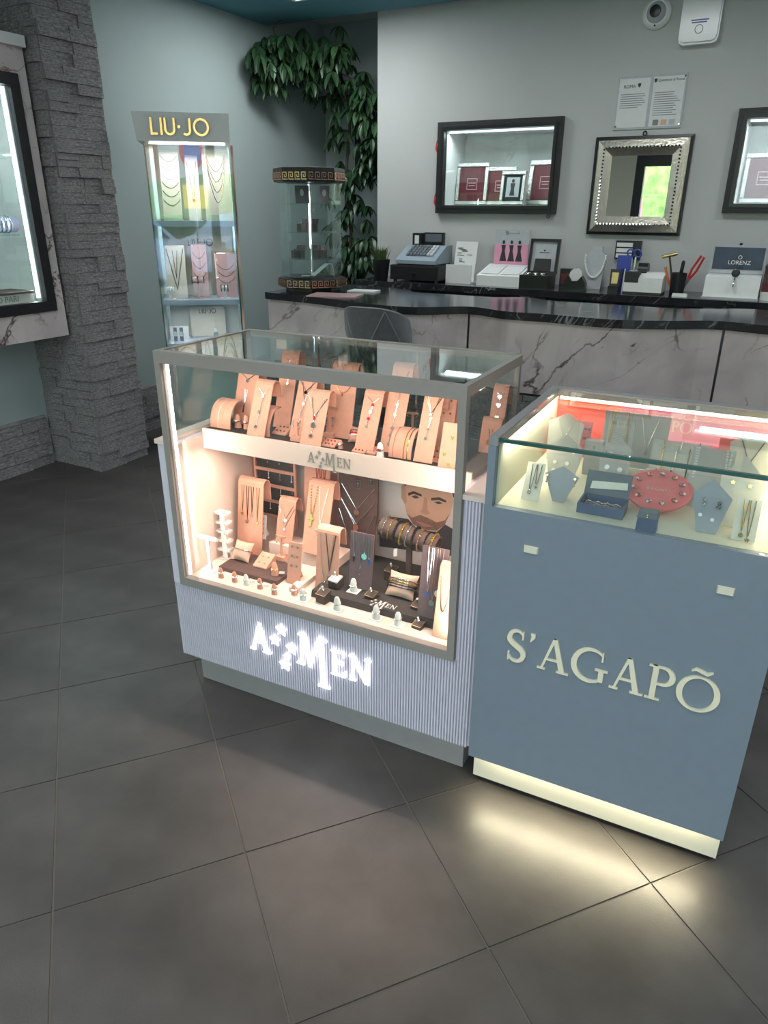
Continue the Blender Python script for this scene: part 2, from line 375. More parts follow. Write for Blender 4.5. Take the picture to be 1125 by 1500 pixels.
# ================================================================== THE SETTING
XL, YB, ZC = -3.93, 5.40, 2.80
fl = struct(MB().box(XL-.1, 3.3, -2.6, 6.3, -.06, -.003).build('floor', 'grout'))
ta = R(50.3); TS = .4475
e1 = Vector((math.cos(ta), math.sin(ta), 0)); e2 = Vector((-math.sin(ta), math.cos(ta), 0))
T0 = at(577*.6222, 680+915*.6222, 0)
g = .0019; tm = MB().frustum(g, TS-g, g, TS-g, -.003, 0, .0006, .0006).mesh('tile', 'tile'); far = MB(); rest = []
for i in range(-24, 24):
    for j in range(-24, 24):
        c = T0+e1*(i*TS)+e2*(j*TS); k = c+(e1+e2)*TS/2
        if not (XL-.2 < k.x < 3.2 and -2.5 < k.y < 6.1): continue
        v = k-CP; d = v.dot(FW); seen = False
        if d > .3:
            px, py = v.dot(RT)/d*FPX, -v.dot(UP)/d*FPX; seen = abs(px) < 700 and abs(py) < 960 and k.y < 4.2
        if seen: inst('tile', tm, fl, c, (0, 0, ta))
        else: rest.append(c)
b = MB()
for c in rest:
    q = [c+e1*u+e2*v for u, v in ((g, g), (TS-g, g), (TS-g, TS-g), (g, TS-g))]
    b.hexa([p-Vector((0, 0, .003)) for p in q], q)
o = b.build('outlying_tiles', 'tile', fl); o['kind'] = 'stuff'

struct(MB().box(XL-.12, XL, -2.6, 6.2, 0, 3.05).build('wall_left', 'wall_aqua'))
NX = atY(553, 200, YB).x
struct(MB().box(NX, 3.3, YB, YB+.75, 0, 3.05).build('wall_back', 'wall_white'))
struct(MB().box(XL, NX, 6.12, 6.2, 0, 3.05).build('wall_niche', 'wall_aqua'))
struct(MB().box(3.2, 3.3, -2.6, YB, 0, 3.05).build('wall_right', 'wall_white'))
struct(MB().box(XL, 3.2, -2.6, YB-.08, ZC, ZC+.2).build('ceiling', 'ceiling_teal'))
struct(MB().box(XL, NX, YB-.08, 6.12, 2.95, 3.05).build('ceiling_niche', 'ceiling_white'))
struct(MB().box(XL-.12, 3.3, -2.75, 6.25, 3.051, 3.15).build('ceiling_sun_blocker', 'ceiling_white'))  # unseen slab added above the ceiling gap to keep the sun out
for k, (x, y, pw) in enumerate(((-3.0, 4.5, 20), (-.9, 3.9, 13), (.9, 3.9, 13), (-2.2, .6, 19), (-.3, .2, 12), (1.7, .4, 11))):  # unseen overhead lamps added to brighten the back wall, layout guessed
    t = thing('added_ceiling_light', ('added square ceiling light over the left end of the counter', 'added square ceiling light over the middle of the counter', 'added square ceiling light over the right end of the counter', 'added square ceiling light near the shop door', 'added square ceiling light over the camera position', 'added square ceiling light at right behind the camera')[k], 'ceiling light', (x, y, ZC))
    MB().box(-.3, .3, -.3, -.27, -.012, 0).box(-.3, .3, .27, .3, -.012, 0).box(-.3, -.27, -.27, .27, -.012, 0).box(.27, .3, -.27, .27, -.012, 0).build('frame', 'white', t)
    MB().box(-.27, .27, -.27, .27, -.006, 0).build('diffuser', 'white', t); area(t, (0, 0, -.008), (0, 0, 0), .54, .54, pw/LK, (.95, 1, 1))
# shop front behind the camera
struct(MB().box(-3.25, -2.55, -2.6, -2.5, 0, ZC).box(XL, -3.25, -2.6, -2.5, 0, .5).box(XL, -3.25, -2.6, -2.5, 2.5, ZC).build('wall_front', 'door_wall'))  # unseen side opening at left added to let light reach the pillar
d1 = struct(thing('door_1', 'x', 'door', (-2.0, -2.55, 0))); del d1['label']; del d1['category']
b = MB().box(-.55, -.41, -.05, .05, 0, 2.3).box(.41, .55, -.05, .05, 0, 2.3).box(-.41, .41, -.05, .05, 2.16, 2.3).box(-.41, .41, -.05, .05, 0, .14); b.build('door_frame', 'black', d1)
MB().box(-.41, .41, -.006, .006, .14, 2.16).build('pane', 'glass', d1)
MB().box(.36, .39, -.12, -.09, .8, 1.4).box(.365, .385, -.1, -.04, .85, .87).box(.365, .385, -.1, -.04, 1.33, 1.35).build('handle', 'chrome', d1)
wn = struct(thing('window_1', 'x', 'window', (0, -2.55, 0))); del wn['label']; del wn['category']
b = MB().box(-1.45, 3.2, -.05, .05, 0, .12).box(-1.45, 3.2, -.05, .05, 2.68, ZC).box(-2.55, -1.45, -.05, .05, 2.3, 2.4)
for x in (-1.45, .1, 1.65, 3.1): b.box(x, x+.09, -.05, .05, .12, 2.68)
b.build('window_frame', 'black', wn)
for x in (-1.36, .19, 1.74): MB().box(x, x+1.46, -.005, .005, .12, 2.68).build('pane', 'glass', wn)
# stone pillar, every ledge stone a piece
PX0, PX1, PY0, PY1 = XL, -3.51, 2.84, 3.19
pil = struct(MB().box(PX0, PX1-.012, PY0+.012, PY1-.012, 0, ZC).build('wall_pillar', 'stone'))
stm = [MB().hexa([(0, 0, .001), (1, 0, .001), (1, 1, .001), (0, 1, .001)], [(0, .06*k, 1), (1, .12-.05*k, 1), (1, 1, 1), (0, 1, 1)]).mesh('stone', 'stone') for k in range(3)]
stm2 = stm
def courses(z0, z1, lo, hi):
    z = z0; out = []
    while z < z1-.02:
        h = min(random.uniform(lo, hi), z1-z); out.append((z, h)); z += h
    return out
rs = random.Random(3)
for z, h in courses(0, ZC, .042, .085):
    for face in (0, 1):
        L_ = (PX1-PX0+.012) if face == 0 else (PY1-PY0+.012); x = 0
        while x < L_-.01:
            wl = min(rs.uniform(.11, .27), L_-x)
            if L_-x-wl < .05: wl = L_-x
            dp = rs.uniform(.020, .036)
            sp = rs.random() < .22 and h > .06
            for zz, hh in (((z, h*.5), (z+h*.5, h*.5)) if sp else ((z, h),)):
                d2 = dp+rs.uniform(-.005, .006)
                if face == 0: inst('stone', rs.choice(stm), pil, (PX0+x, PY0+.012-d2, zz), (0, 0, 0), (wl-.002, d2, hh-.0015))
                else: inst('stone', rs.choice(stm), pil, (PX1-.012+d2, PY0+x, zz), (0, 0, R(90)), (wl-.002, d2, hh-.0015))
            x += wl
# stone skirting along the left wall
def skirting(name, x, y0, y1, h):
    p = struct(MB().box(x, x+.012, y0, y1, 0, h).build(name, 'stone'))
    for z, hh in courses(0, h, .06, .10):
        y = y0
        while y < y1-.01:
            wl = min(rs.uniform(.15, .34), y1-y); dp = rs.uniform(.01, .026)
            inst('stone', rs.choice(stm2), p, (x+.012+dp, y, z), (0, 0, R(90)), (wl-.003, dp, hh-.003)); y += wl
skirting('baseboard_left', XL, PY1+.0, 5.3, .315)
skirting('baseboard_front', XL, .6, PY0-.045, .31)

# ------------------------------------------------------------------ lit marble display box on the left wall
LX = -3.57
dz = lambda x, y: atX(x, y, LX)
zb_, zt_ = dz(105, 490).z, dz(40, 72).z
fy1, fz1, fz0 = dz(24, 108).y, dz(24, 108).z, dz(78, 455).z
wd = thing('wall_display_case', 'marble framed lit display case on the left wall beside the stone pillar', 'display case', (LX, 0, 0))
Y1 = PY0-.045; Y0 = .9
b = MB().box(-.02, 0, fy1, Y1, zb_, zt_); b.build('marble_surround', 'marble_pink', wd)
MB().box(-.02, 0, Y0, fy1, fz1, zt_).build('marble_surround', 'marble_pink', wd)
MB().box(-.02, 0, Y0, fy1, zb_, fz0).build('marble_surround', 'marble_pink', wd)
MB().box(-.35, -.02, Y0, Y1, zb_, zb_+.02).box(-.35, -.02, Y0, Y1, zt_-.02, zt_).box(-.35, -.02, Y1-.02, Y1, zb_+.02, zt_-.02).box(-.35, -.33, Y0, Y1-.02, zb_+.02, zt_-.02).build('carcass', 'white', wd)
MB().box(-.015, .03, Y0, Y1, zt_, zt_+.05).build('cornice', 'white', wd)
b = MB().box(-.03, .012, fy1-.055, fy1, fz0, fz1).box(-.03, .012, Y0, fy1-.055, fz1-.055, fz1).box(-.03, .012, Y0, fy1-.055, fz0, fz0+.055); b.build('frame', 'dark_frame', wd)
MB().box(-.015, -.011, Y0, fy1-.055, fz0+.055, fz1-.055).build('pane', 'glass', wd)
MB().box(-.33, -.03, Y0, Y1-.03, fz0+.02, fz0+.05).build('inner_floor', 'white', wd)
led = MB().box(-.045, -.03, fy1-.075, fy1-.06, fz0+.07, fz1-.06).build('led_strip', 'led_cold', wd)
area(wd, (-.06, fy1-.08, (fz0+fz1)/2), (R(90), 0, R(215)), .012, 1.0, 7, (.82, .97, 1.0))
area(wd, (-.1, 1.9, fz1-.03), (0, 0, 0), .1, 1.4, 10, (.82, .97, 1.0))
for py_ in (232, 345):
    q = dz(18, py_); MB().box(-.30, -.06, Y0, fy1-.10, q.z-.004, q.z+.004).build('glass_shelf', 'glass_shelf', wd)
q1 = dz(20, 343); q0 = dz(20, 440)
# goods in it
p = dz(6, 318)
b = thing('necklace_bust', 'lilac necklace bust on the glass shelf of the left wall display', 'bust', (LX-.20, p.y-.22, q1.z+.004), R(60))
MB().prism([(-.07, 0), (.07, 0), (.085, .10), (.05, .17), (.03, .20), (-.03, .20), (-.05, .17), (-.085, .10)], (0, 0, 0), (1, 0, 0), (0, .25, 1), (0, .02, 0)).build('body', 'lilac', b)
c = tag(MB().lathe([(.035, -.09), (.04, -.085), (.04, .085), (.035, .09)], 16, (0, 0, 0), 'y').build('bracelet_roll', 'lilac', None, (LX-.13, p.y+.06, q1.z+.045)), 'lilac bracelet roll lying on the lower glass shelf at left', 'display roll')
for k in range(5): tag(MB().torus((0, 0, 0), .043, .003, 18, 5, (0, 1, 0)).build('bracelet', 'silver', None, (LX-.13, p.y+.0+.025*k, q1.z+.045)), ORD[k]+' thin silver bracelet around the lilac roll', 'bracelet', 'bracelets on the lilac roll')
bx = thing('gift_box', 'low cream box with lettering at the bottom of the left wall display', 'box', (LX-.14, 2.45, fz0+.05), R(0))
MB().box(-.10, .09, -.2, .2, 0, .05).build('box_body', 'sag_card_cream', bx); MB().box(-.105, .095, -.205, .205, .05, .06).build('lid', 'brown', bx)
text('BELLO PARI', .042, 'ink_grey', bx, (.0905, 0, .026), (R(90), 0, R(90)))
for k in range(2):
    tag(MB().prism([(-.05, 0), (.05, 0), (.05, .16), (-.05, .16)], (0, 0, 0), (0, 1, 0), (-.3, 0, 1), (-.008, 0, 0)).build('price_card', 'paper', None, (LX-.16, 2.62-.5*k, q1.z+.26 if k else q1.z+.004)), ('white card leaning on the upper glass shelf at left', 'white card leaning behind the lilac bust')[1-k], 'card')

# ================================================================== FRONT COUNTER
CZ = 1.02
fr = [(388, 428), (430, 432), (469, 436), (540, 445), (611, 450), (686, 449), (740, 456), (800, 460), (894, 468), (980, 470), (1048, 470), (1125, 477)]
F_ = [at(x, y, CZ) for x, y in fr]; F_ = [Vector((p.x, p.y, 0)) for p in F_]
F_ += [Vector((.35, F_[-1].y-.05, 0)), Vector((1.2, F_[-1].y-.1, 0))]
F_ = catmull(F_, 5)
def off(P, d):
    out = []
    for i, p in enumerate(P):
        t = (P[min(i+1, len(P)-1)]-P[max(i-1, 0)]).normalized(); out.append(p+Vector((-t.y, t.x, 0))*d)
    return out
ct = thing('reception_counter', 'long wavy counter with black granite top and pink marble front', 'counter')
def ribbon(A, B, z0, z1):
    n = len(A); b = MB(); vs = [(p.x, p.y, z) for z in (z0, z1) for P in (A, B) for p in P]
    f = []
    for i in range(n-1):
        f += [(i, n+i, n+i+1, i+1), (2*n+i, 2*n+i+1, 3*n+i+1, 3*n+i), (i, i+1, 2*n+i+1, 2*n+i), (n+i, 3*n+i, 3*n+i+1, n+i+1)]
    f += [(0, 2*n, 3*n, n), (n-1, 2*n-1, 4*n-1, 3*n-1)]
    return b.add(vs, f)
B_ = [Vector((p.x+(.10 if i > 3 else -.02), max(p.y+.58, 4.2) if p.x > -2.2 else p.y+.72, 0)) for i, p in enumerate(F_)]
ribbon(F_, B_, CZ-.04, CZ).build('countertop', 'granite_black', ct)
F3 = off(F_, .035); F5 = off(F_, .055); F6 = off(F_, .085); F9 = off(F_, .36)
joints = [0]
for jx in (684, 1046):
    joints.append(min(range(len(F3)), key=lambda i: abs((lambda v: v.dot(RT)/v.dot(FW)*FPX+562.5)(Vector((F3[i].x, F3[i].y, .85))-CP)-jx)))
joints.append(len(F3)-1)
MZ = .60
for a, b_ in zip(joints[:-1], joints[1:]):
    A = [p.copy() for p in F3[a:b_+1]]; C_ = [p.copy() for p in F5[a:b_+1]]
    t = (A[1]-A[0]).normalized()*.006; A[0] += t; C_[0] += t; t = (A[-1]-A[-2]).normalized()*.006; A[-1] -= t; C_[-1] -= t
    ribbon(A, C_, MZ, CZ-.045).build('marble_panel', 'marble_pink', ct)
ribbon(F5, F9, .0, CZ-.04).build('counter_body', 'charcoal', ct)
for j in joints[1:-1]:
    p = F3[j]; MB().box(p.x-.004, p.x+.004, p.y+.004, p.y+.022, MZ, CZ-.045).build('joint_strip', 'dark_metal', ct)
A = F3[0]; Bq = F9[0]+Vector((-.0, .0, 0))
MB().box(A.x-.012, A.x+.004, A.y+.0, Bq.y, MZ, CZ-.045).build('marble_panel', 'marble_pink', ct)
i = 0; n = len(F5)
for z, h in courses(.0, MZ-.012, .07, .11):
    k = rs.randint(0, 2)
    while k < n-1:
        e = min(k+rs.randint(1, 3), n-1); p, q = F5[k], F5[e]; v = q-p; dp = rs.uniform(.008, .02)
        nn = Vector((v.y, -v.x, 0)).normalized()
        inst('stone', rs.choice(stm2), ct, (p.x+nn.x*dp, p.y+nn.y*dp, z), (0, 0, math.atan2(v.y, v.x)), (v.length-.003, dp, h-.003)); k = e

# papers on the counter
p = at(487, 434, CZ)
tag(MB().box(-.15, .15, -.10, .10, 0, .006).build('brochure', 'liujo_pink', None, (p.x, p.y+.03, CZ+.0005), R(15)), 'pinkish brochure lying flat on the counter by the cylinder display', 'brochure')
p = at(515, 429, CZ)
tag(MB().box(-.09, .09, -.06, .06, 0, .008).build('notebook', 'white', None, (p.x+.03, p.y+.1, CZ+.0005), R(8)), 'thin white booklet on the counter near the plant', 'booklet')

# ================================================================== BACK COUNTER
BZ, BY = 1.0, 4.93
bc = thing('back_counter', 'dark back counter with granite top along the white wall', 'counter')
bx0 = at(526, 409, BZ).x
MB().box(bx0, 2.5, BY, YB-.002, BZ-.045, BZ).build('countertop', 'granite_black', bc)
def bxx(px, py=440): return atY(px, py, BY+.03).x
posts = [bxx(532), bxx(769), bxx(1041), 1.0]
MB().box(bx0+.03, 2.45, BY+.40, YB-.004, 0, BZ-.046).build('back_panel', 'recess_blue', bc)
MB().box(bx0+.03, 2.45, BY+.03, BY+.40, 0, .08).build('kickboard', 'charcoal', bc)
for x in posts: MB().box(x-.035, x+.035, BY+.025, BY+.40, .08, BZ-.046).build('post', 'white', bc)
def cab(x0, x1, n):
    MB().box(x0, x1, BY+.05, BY+.40, .08, BZ-.046).build('cabinet_body', 'black_satin', bc)
    wdt = (x1-x0)/n
    for k in range(n):
        a, b_ = x0+k*wdt+.01, x0+(k+1)*wdt-.01
        d = MB().box(a, b_, BY+.03, BY+.05, .10, BZ-.07).build('cabinet_door', 'black_satin', bc)
        MB().box(a+.03, b_-.03, BY+.026, BY+.03, BZ-.112, BZ-.107).box(a+.03, b_-.03, BY+.026, BY+.03, .14, .145).box(a+.03, a+.035, BY+.026, BY+.03, .145, BZ-.112).box(b_-.035, b_-.03, BY+.026, BY+.03, .145, BZ-.112).build('inlay', 'silver', d)
cab(posts[0]+.035, posts[1]-.035, 2); cab(posts[2]+.035, posts[3]-.035, 2)
MB().box(posts[1]+.035, posts[2]-.035, BY+.05, BY+.40, .55, .57).build('shelf', 'recess_blue', bc)
for k, (px, mt, lab) in enumerate(((800, 'orange', 'orange box on the shelf under the back counter'), (817, 'stem', 'brown box on the shelf under the back counter'))):
    x = bxx(px); o = thing('storage_box', lab, 'box', (x, BY+.2, .571)); MB().box(-.035, .035, -.08, .08, 0, .26).build('box_body', mt, o); MB().box(-.037, .037, -.083, .083, .26, .30).build('lid', mt, o)
# ================================================================== ON THE WALL
def wallpt(x, y): return atY(x, y, YB)
def wall_showcase(label, x0, x1, z0, z1):
    t = thing('wall_showcase', label, 'display case', ((x0+x1)/2, YB, z0)); w2 = (x1-x0)/2; h = z1-z0; f = .055
    b = MB()
    for a in ((-w2, w2, 0, f), (-w2, w2, h-f, h), (-w2, -w2+f, f, h-f), (w2-f, w2, f, h-f)): b.box(a[0], a[1], -.045, 0, a[2], a[3])
    b.build('frame', 'dark_frame', t)
    b = MB()
    for a in ((-w2+f*.6, w2-f*.6, f*.6, f), (-w2+f*.6, w2-f*.6, h-f, h-f*.6), (-w2+f*.6, -w2+f, f, h-f), (w2-f, w2-f*.6, f, h-f)): b.box(a[0], a[1], -.052, -.046, a[2], a[3])
    b.build('frame_bead', 'black', t)
    # recess standing proud of the wall plane is shallow: box set into the wall
    MB().box(-w2+f, w2-f, -.018, -.016, f, h-f).build('pane', 'glass', t)
    return t, w2, h, f
# the wall is opened where the two showcases sit
wb = bpy.data.objects['wall_back']
def rect_px(a, b, c, d): A, B, C_, D = (wallpt(*p) for p in (a, b, c, d)); return (A.x+C_.x)/2, (B.x+D.x)/2, (C_.z+D.z)/2, (A.z+B.z)/2
s1 = rect_px((645, 180), (828, 171), (641, 312), (815, 314))
q = wallpt(1085, 160); q2 = wallpt(1057, 312); s2 = ((q.x+q2.x)/2, (q.x+q2.x)/2+(s1[1]-s1[0]), q2.z, q.z)
me = wb.data; holes = [s1, s2]; f = .05
b = MB(); xs = [NX]+[v for s in holes for v in (s[0]+f, s[1]-f)]+[3.3]
for k in range(len(xs)-1):
    if k % 2 == 0: b.box(xs[k], xs[k+1], YB, YB+.75, 0, 3.05)
    else:
        s = holes[k//2]; b.box(xs[k], xs[k+1], YB, YB+.75, 0, s[2]+f).box(xs[k], xs[k+1], YB, YB+.75, s[3]-f, 3.05).box(xs[k], xs[k+1], YB+.36, YB+.75, s[2]+f, s[3]-f)
wb.data = b.mesh('wall_back', 'wall_white')
def photo_frame(label, loc, w_, h_, fm, inner, rot=0, border=.03, emblem=True):
    t = thing('photo_frame', label, 'photo frame', loc, rot); tl = Matrix.Rotation(R(-10), 4, 'X')
    b = MB()
    for a in ((-w_/2, w_/2, 0, border), (-w_/2, w_/2, h_-border, h_), (-w_/2, -w_/2+border, border, h_-border), (w_/2-border, w_/2, border, h_-border)): b.frustum(a[0], a[1], a[2], a[3], 0, .016, .004, .004)
    up = Matrix.Rotation(R(90), 4, 'X'); b.xf(tl @ up).build('frame', fm, t)
    p_ = MB().box(-w_/2+border, w_/2-border, -.006, 0, border, h_-border).xf(tl).build('picture', inner, t)
    if emblem:
        e = MB(); s = w_*.16; c = h_*.5
        for a in ((-s, s, c-s, c-s+.004), (-s, s, c+s-.004, c+s), (-s, -s+.004, c-s, c+s), (s-.004, s, c-s, c+s), (-s*.7, s*.7, c+.004, c+.010), (-s*.6, s*.6, c-.014, c-.009)): e.box(a[0], a[1], -.0075, -.006, a[2], a[3])
        e.xf(tl).build('emblem', 'liujo_pink', p_)
    MB().prism([(0, 0), (.09, 0), (0, h_*.7)], (-.01, .012+.0, 0), (0, 1, 0), (0, .17, 1), (.02, 0, 0)).build('easel_leg', 'black', t)
    return t
for n_, (s, lab) in enumerate(((s1, 'black framed lit wall showcase left of the mirror'), (s2, 'black framed lit wall showcase cut by the right photo edge'))):
    t, w2, h, f_ = wall_showcase(lab, *s); f2 = .05
    MB().box(-w2+f2, w2-f2, .335, .358, f2, h-f2).build('back_panel', 'marble_white', t)
    b = MB().box(-w2+f2, w2-f2, .002, .335, f2, f2+.008).box(-w2+f2, w2-f2, .002, .335, h-f2-.008, h-f2).box(-w2+f2, -w2+f2+.008, .002, .335, f2+.008, h-f2-.008).box(w2-f2-.008, w2-f2, .002, .335, f2+.008, h-f2-.008); b.build('lining', 'white', t)
    MB().box(-w2+.07, w2-.07, .008, .02, h-f2-.02, h-f2-.009).build('led_strip', 'led_cold', t)
    area(t, (0, .05, h-f2-.024), (R(-18), 0, 0), 2*w2-.2, .04, 7, (.86, .98, 1.0))
    cx, z = (s[0]+s[1])/2, s[2]+.0585; sc = 2*w2
    if n_ == 0:
        photo_frame('chrome photo frame with burgundy insert at left of the showcase', (cx-.30*sc, YB+.20, z), .25, .30, 'frame_silver', 'burgundy', R(8))
        photo_frame('chrome photo frame with burgundy insert behind the small frame', (cx-.07*sc, YB+.24, z), .24, .27, 'frame_silver', 'burgundy', R(4))
        o = photo_frame('small silver frame with a black mounted picture of a figure', (cx+.085*sc, YB+.12, z), .19, .235, 'frame_silver', 'black', R(0), .028, False)
        tl = Matrix.Rotation(R(-10), 4, 'X')
        pc = MB().box(-.05, .05, -.008, -.006, .055, .19).xf(tl).build('print', 'paper_grey', o)
        MB().prism(oval(.022, .026, 12, 0, .165), (0, -.0085, 0), (1, 0, 0), (0, 0, 1), (0, -.001, 0)).prism([(-.018, .15), (.018, .15), (.012, .11), (.02, .065), (-.02, .065), (-.012, .11)], (0, -.0085, 0), (1, 0, 0), (0, 0, 1), (0, -.001, 0)).xf(tl).build('printed_figure', 'ink', pc)
        photo_frame('wide chrome photo frame with burgundy insert at right of the showcase', (cx+.31*sc, YB+.22, z), .27, .31, 'frame_silver', 'burgundy', R(-6), .036)
    else:
        photo_frame('chrome photo frame with burgundy insert in the right-hand showcase', (cx-.29*sc, YB+.20, z), .25, .30, 'frame_silver', 'burgundy', R(4))
        photo_frame('gold photo frame at the right photo edge in the showcase', (cx-.05*sc, YB+.24, z), .24, .38, 'gold', 'burgundy', R(0))
for k, (px, py) in enumerate(((646, 212), (643, 290))):
    p = wallpt(px, py); t = thing('chilli_charm', ('red chilli charm hung high on the showcase edge', 'red chilli charm hung low on the showcase edge')[k], 'charm', (p.x-.012, YB-.035, p.z-.05))
    MB().tube([(0, 0, .07), (.002, 0, .05), (-.004, 0, .02), (.006, 0, -.01), (.014, 0, -.03)], [.009, .013, .012, .007, .001], 8).build('pod', 'red_plastic', t)
    MB().tube([(0, 0, .068), (0, 0, .085), (.004, 0, .095)], [.006, .003, .002], 6).build('stalk', 'leaf', t)
p = wallpt(806, 312); t = thing('key', 'small key hanging in the showcase lock', 'key', (p.x, YB-.05, p.z-.02))
MB().torus((0, 0, 0), .011, .003, 14, 5, (0, 1, 0)).box(-.0025, .0025, -.002, .002, .011, .055).build('key_body', 'dark_metal', t)
# mirror with a faceted mirrored frame
mr = rect_px((875, 201), (1019, 197), (860, 343), (995, 345))
w_, h_ = mr[1]-mr[0], mr[3]-mr[2]
t = thing('wall_mirror', 'square mirror in a wide silver frame on the white wall', 'mirror', ((mr[0]+mr[1])/2, YB, mr[2]))
O = [(-w_/2, 0), (w_/2, 0), (w_/2, h_), (-w_/2, h_)]; f1, f2 = .018, .115
ins = lambda k: [(-w_/2+k, k), (w_/2-k, k), (w_/2-k, h_-k), (-w_/2+k, h_-k)]
b = MB()
for i in range(4):
    j = (i+1) % 4; o_, i_ = O, ins(f1); b.hexa([(o_[i][0], 0, o_[i][1]), (o_[j][0], 0, o_[j][1]), (i_[j][0], 0, i_[j][1]), (i_[i][0], 0, i_[i][1])], [(o_[i][0], -.03, o_[i][1]), (o_[j][0], -.03, o_[j][1]), (i_[j][0], -.035, i_[j][1]), (i_[i][0], -.035, i_[i][1])])
b.build('outer_edge', 'black', t)
for i in range(4):
    j = (i+1) % 4; b = MB(); a, m_, c = ins(f1), ins((f1+f2)/2), ins(f2)
    for (p0, y0_), (p1, y1_) in (((a, -.03), (m_, -.05)), ((m_, -.05), (c, -.02))):
        b.hexa([(p0[i][0], -.001, p0[i][1]), (p0[j][0], -.001, p0[j][1]), (p1[j][0], -.001, p1[j][1]), (p1[i][0], -.001, p1[i][1])], [(p0[i][0], y0_, p0[i][1]), (p0[j][0], y0_, p0[j][1]), (p1[j][0], y1_, p1[j][1]), (p1[i][0], y1_, p1[i][1])])
    fo = b.build('mirror_facet', 'mirror_frame', t)
    b = MB(); A, B = Vector((m_[i][0], -.053, m_[i][1])), Vector((m_[j][0], -.053, m_[j][1]))
    for k in range(22): b.sphere(A.lerp(B, (k+.5)/22), .0075, 8)
    b.build('bead_row', 'chrome', fo)
c = ins(f2); MB().hexa([(c[0][0], -.001, c[0][1]), (c[1][0], -.001, c[1][1]), (c[2][0], -.001, c[2][1]), (c[3][0], -.001, c[3][1])], [(c[0][0], -.018, c[0][1]), (c[1][0], -.018, c[1][1]), (c[2][0], -.018, c[2][1]), (c[3][0], -.018, c[3][1])]).build('mirror_glass', 'mirror', t)
MB().torus((0, -.012, h_+.014), .012, .004, 12, 5, (0, 1, 0)).build('hook', 'dark_metal', t)
# certificate panel
A, B, C_, D = (wallpt(*p) for p in ((907, 113), (1009, 109), (900, 191), (997, 190)))
cw, ch = .42, A.z-C_.z
t = thing('certificate_panel', 'clear panel holding two printed certificates above the mirror', 'certificate', ((A.x+D.x)/2, YB-.001, C_.z))
MB().box(-cw/2, cw/2, -.008, 0, 0, ch).build('panel', 'paper_grey', t)
for x in (-.197, .197):
    for z in (.02, ch-.02): MB().lathe([(.006, -.014), (.006, -.008)], 10, (x, 0, z), 'y').build('screw', 'chrome', t)
for sx, head, hy in ((-1, 'ROMA', .06), (1, 'Questura di Roma', .035)):
    pg = MB().box(sx*.105-.095, sx*.105+.095, -.0095, -.0081, .012, ch-.015).build('page', 'paper', t)
    text(head, .026 if sx < 0 else .021, 'ink', pg, (sx*.105-(.03 if sx < 0 else -.01), -.0098, ch-hy))
    b = MB(); r2 = random.Random(5+sx)
    for k in range(11 if sx > 0 else 7): b.box(sx*.105-.08, sx*.105+.08-r2.random()*.05, -.0102, -.0096, ch-.105-k*.0125, ch-.101-k*.0125)
    b.build('text_lines', 'ink_grey', pg)
    MB().prism([(-.009, .011), (.009, .011), (.008, -.004), (0, -.012), (-.008, -.004)], (sx*.105+(.03 if sx < 0 else -.083), -.0096, ch-.055 if sx < 0 else ch-.035), (1, 0, 0), (0, 0, 1), (0, -.0006, 0)).build('crest', 'ink', pg)
    if sx > 0:
        for k, mt in enumerate(('ink_grey', 'peach_pale', 'paper_grey')): MB().box(.035+k*.05, .07+k*.05, -.0102, -.0096, .018, .05).build('stamp', mt, pg)
# dome camera
p = wallpt(963, 20); t = thing('dome_camera', 'white security dome camera high on the wall', 'camera', (p.x, YB, p.z))
MB().lathe([(.085, 0), (.088, -.012), (.082, -.028), (.066, -.038), (.06, -.036)], 28, (0, 0, 0), 'y').build('housing', 'white', t)
MB().lathe([(.058, -.034), (.052, -.055), (.034, -.072), (.0001, -.08)], 24, (0, 0, 0), 'y').build('ball', 'paper_grey', t)
MB().lathe([(.034, -.066), (.033, -.08), (.026, -.082), (.0001, -.083)], 20, (0, 0, 0), 'y').build('lens', 'black', t)
MB().sphere((.0, -.04, -.068), .006, 8).build('screw', 'dark_metal', t)
# alarm siren
A, C_ = wallpt(1003, -20), wallpt(994, 70); B = wallpt(1052, 66)
t = thing('alarm_siren', 'white alarm siren box high on the wall', 'alarm', ((C_.x+B.x)/2, YB, C_.z)); sw = B.x-C_.x; sh = A.z-C_.z+.05
pr = [(-sw/2+.03, 0), (sw/2-.03, 0), (sw/2-.008, .01), (sw/2, .035), (sw/2, sh-.03), (sw/2-.03, sh), (-sw/2+.03, sh), (-sw/2, sh-.03), (-sw/2, .035), (-sw/2+.008, .01)]
MB().prism(pr, (0, 0, 0), (1, 0, 0), (0, 0, 1), (0, -.06, 0)).prism([(x*.93, .012+z*.955) for x, z in pr], (0, -.06, 0), (1, 0, 0), (0, 0, 1), (0, -.015, 0)).build('cover', 'white_gloss', t)
e = MB().torus((0, -.0755, .075), .022, .002, 20, 4, (0, 1, 0)).build('emblem', 'ink_grey', t)
MB().box(-.05, .05, -.0757, -.075, .118, .125).box(-.045, .04, -.0757, -.075, .106, .113).build('printed_lines', 'blue_plastic', t)
# wall switch holder beside the counter
p = wallpt(921, 366); t = thing('wall_socket_plate', 'black wall box with white switches above the pen tray', 'switch', (p.x, YB, p.z))
MB().box(-.085, .085, -.03, 0, -.06, .06).build('back_box', 'black', t)
for k in range(3): MB().box(-.075, .03, -.04, -.03, -.05+k*.035, -.024+k*.035).build('switch', 'white', t)

# ================================================================== ON THE BACK COUNTER (top z = BZ)
def onb(px, py): p = at(px, py, BZ); return Vector((p.x, min(max(p.y, BY+.06), YB-.06), BZ))
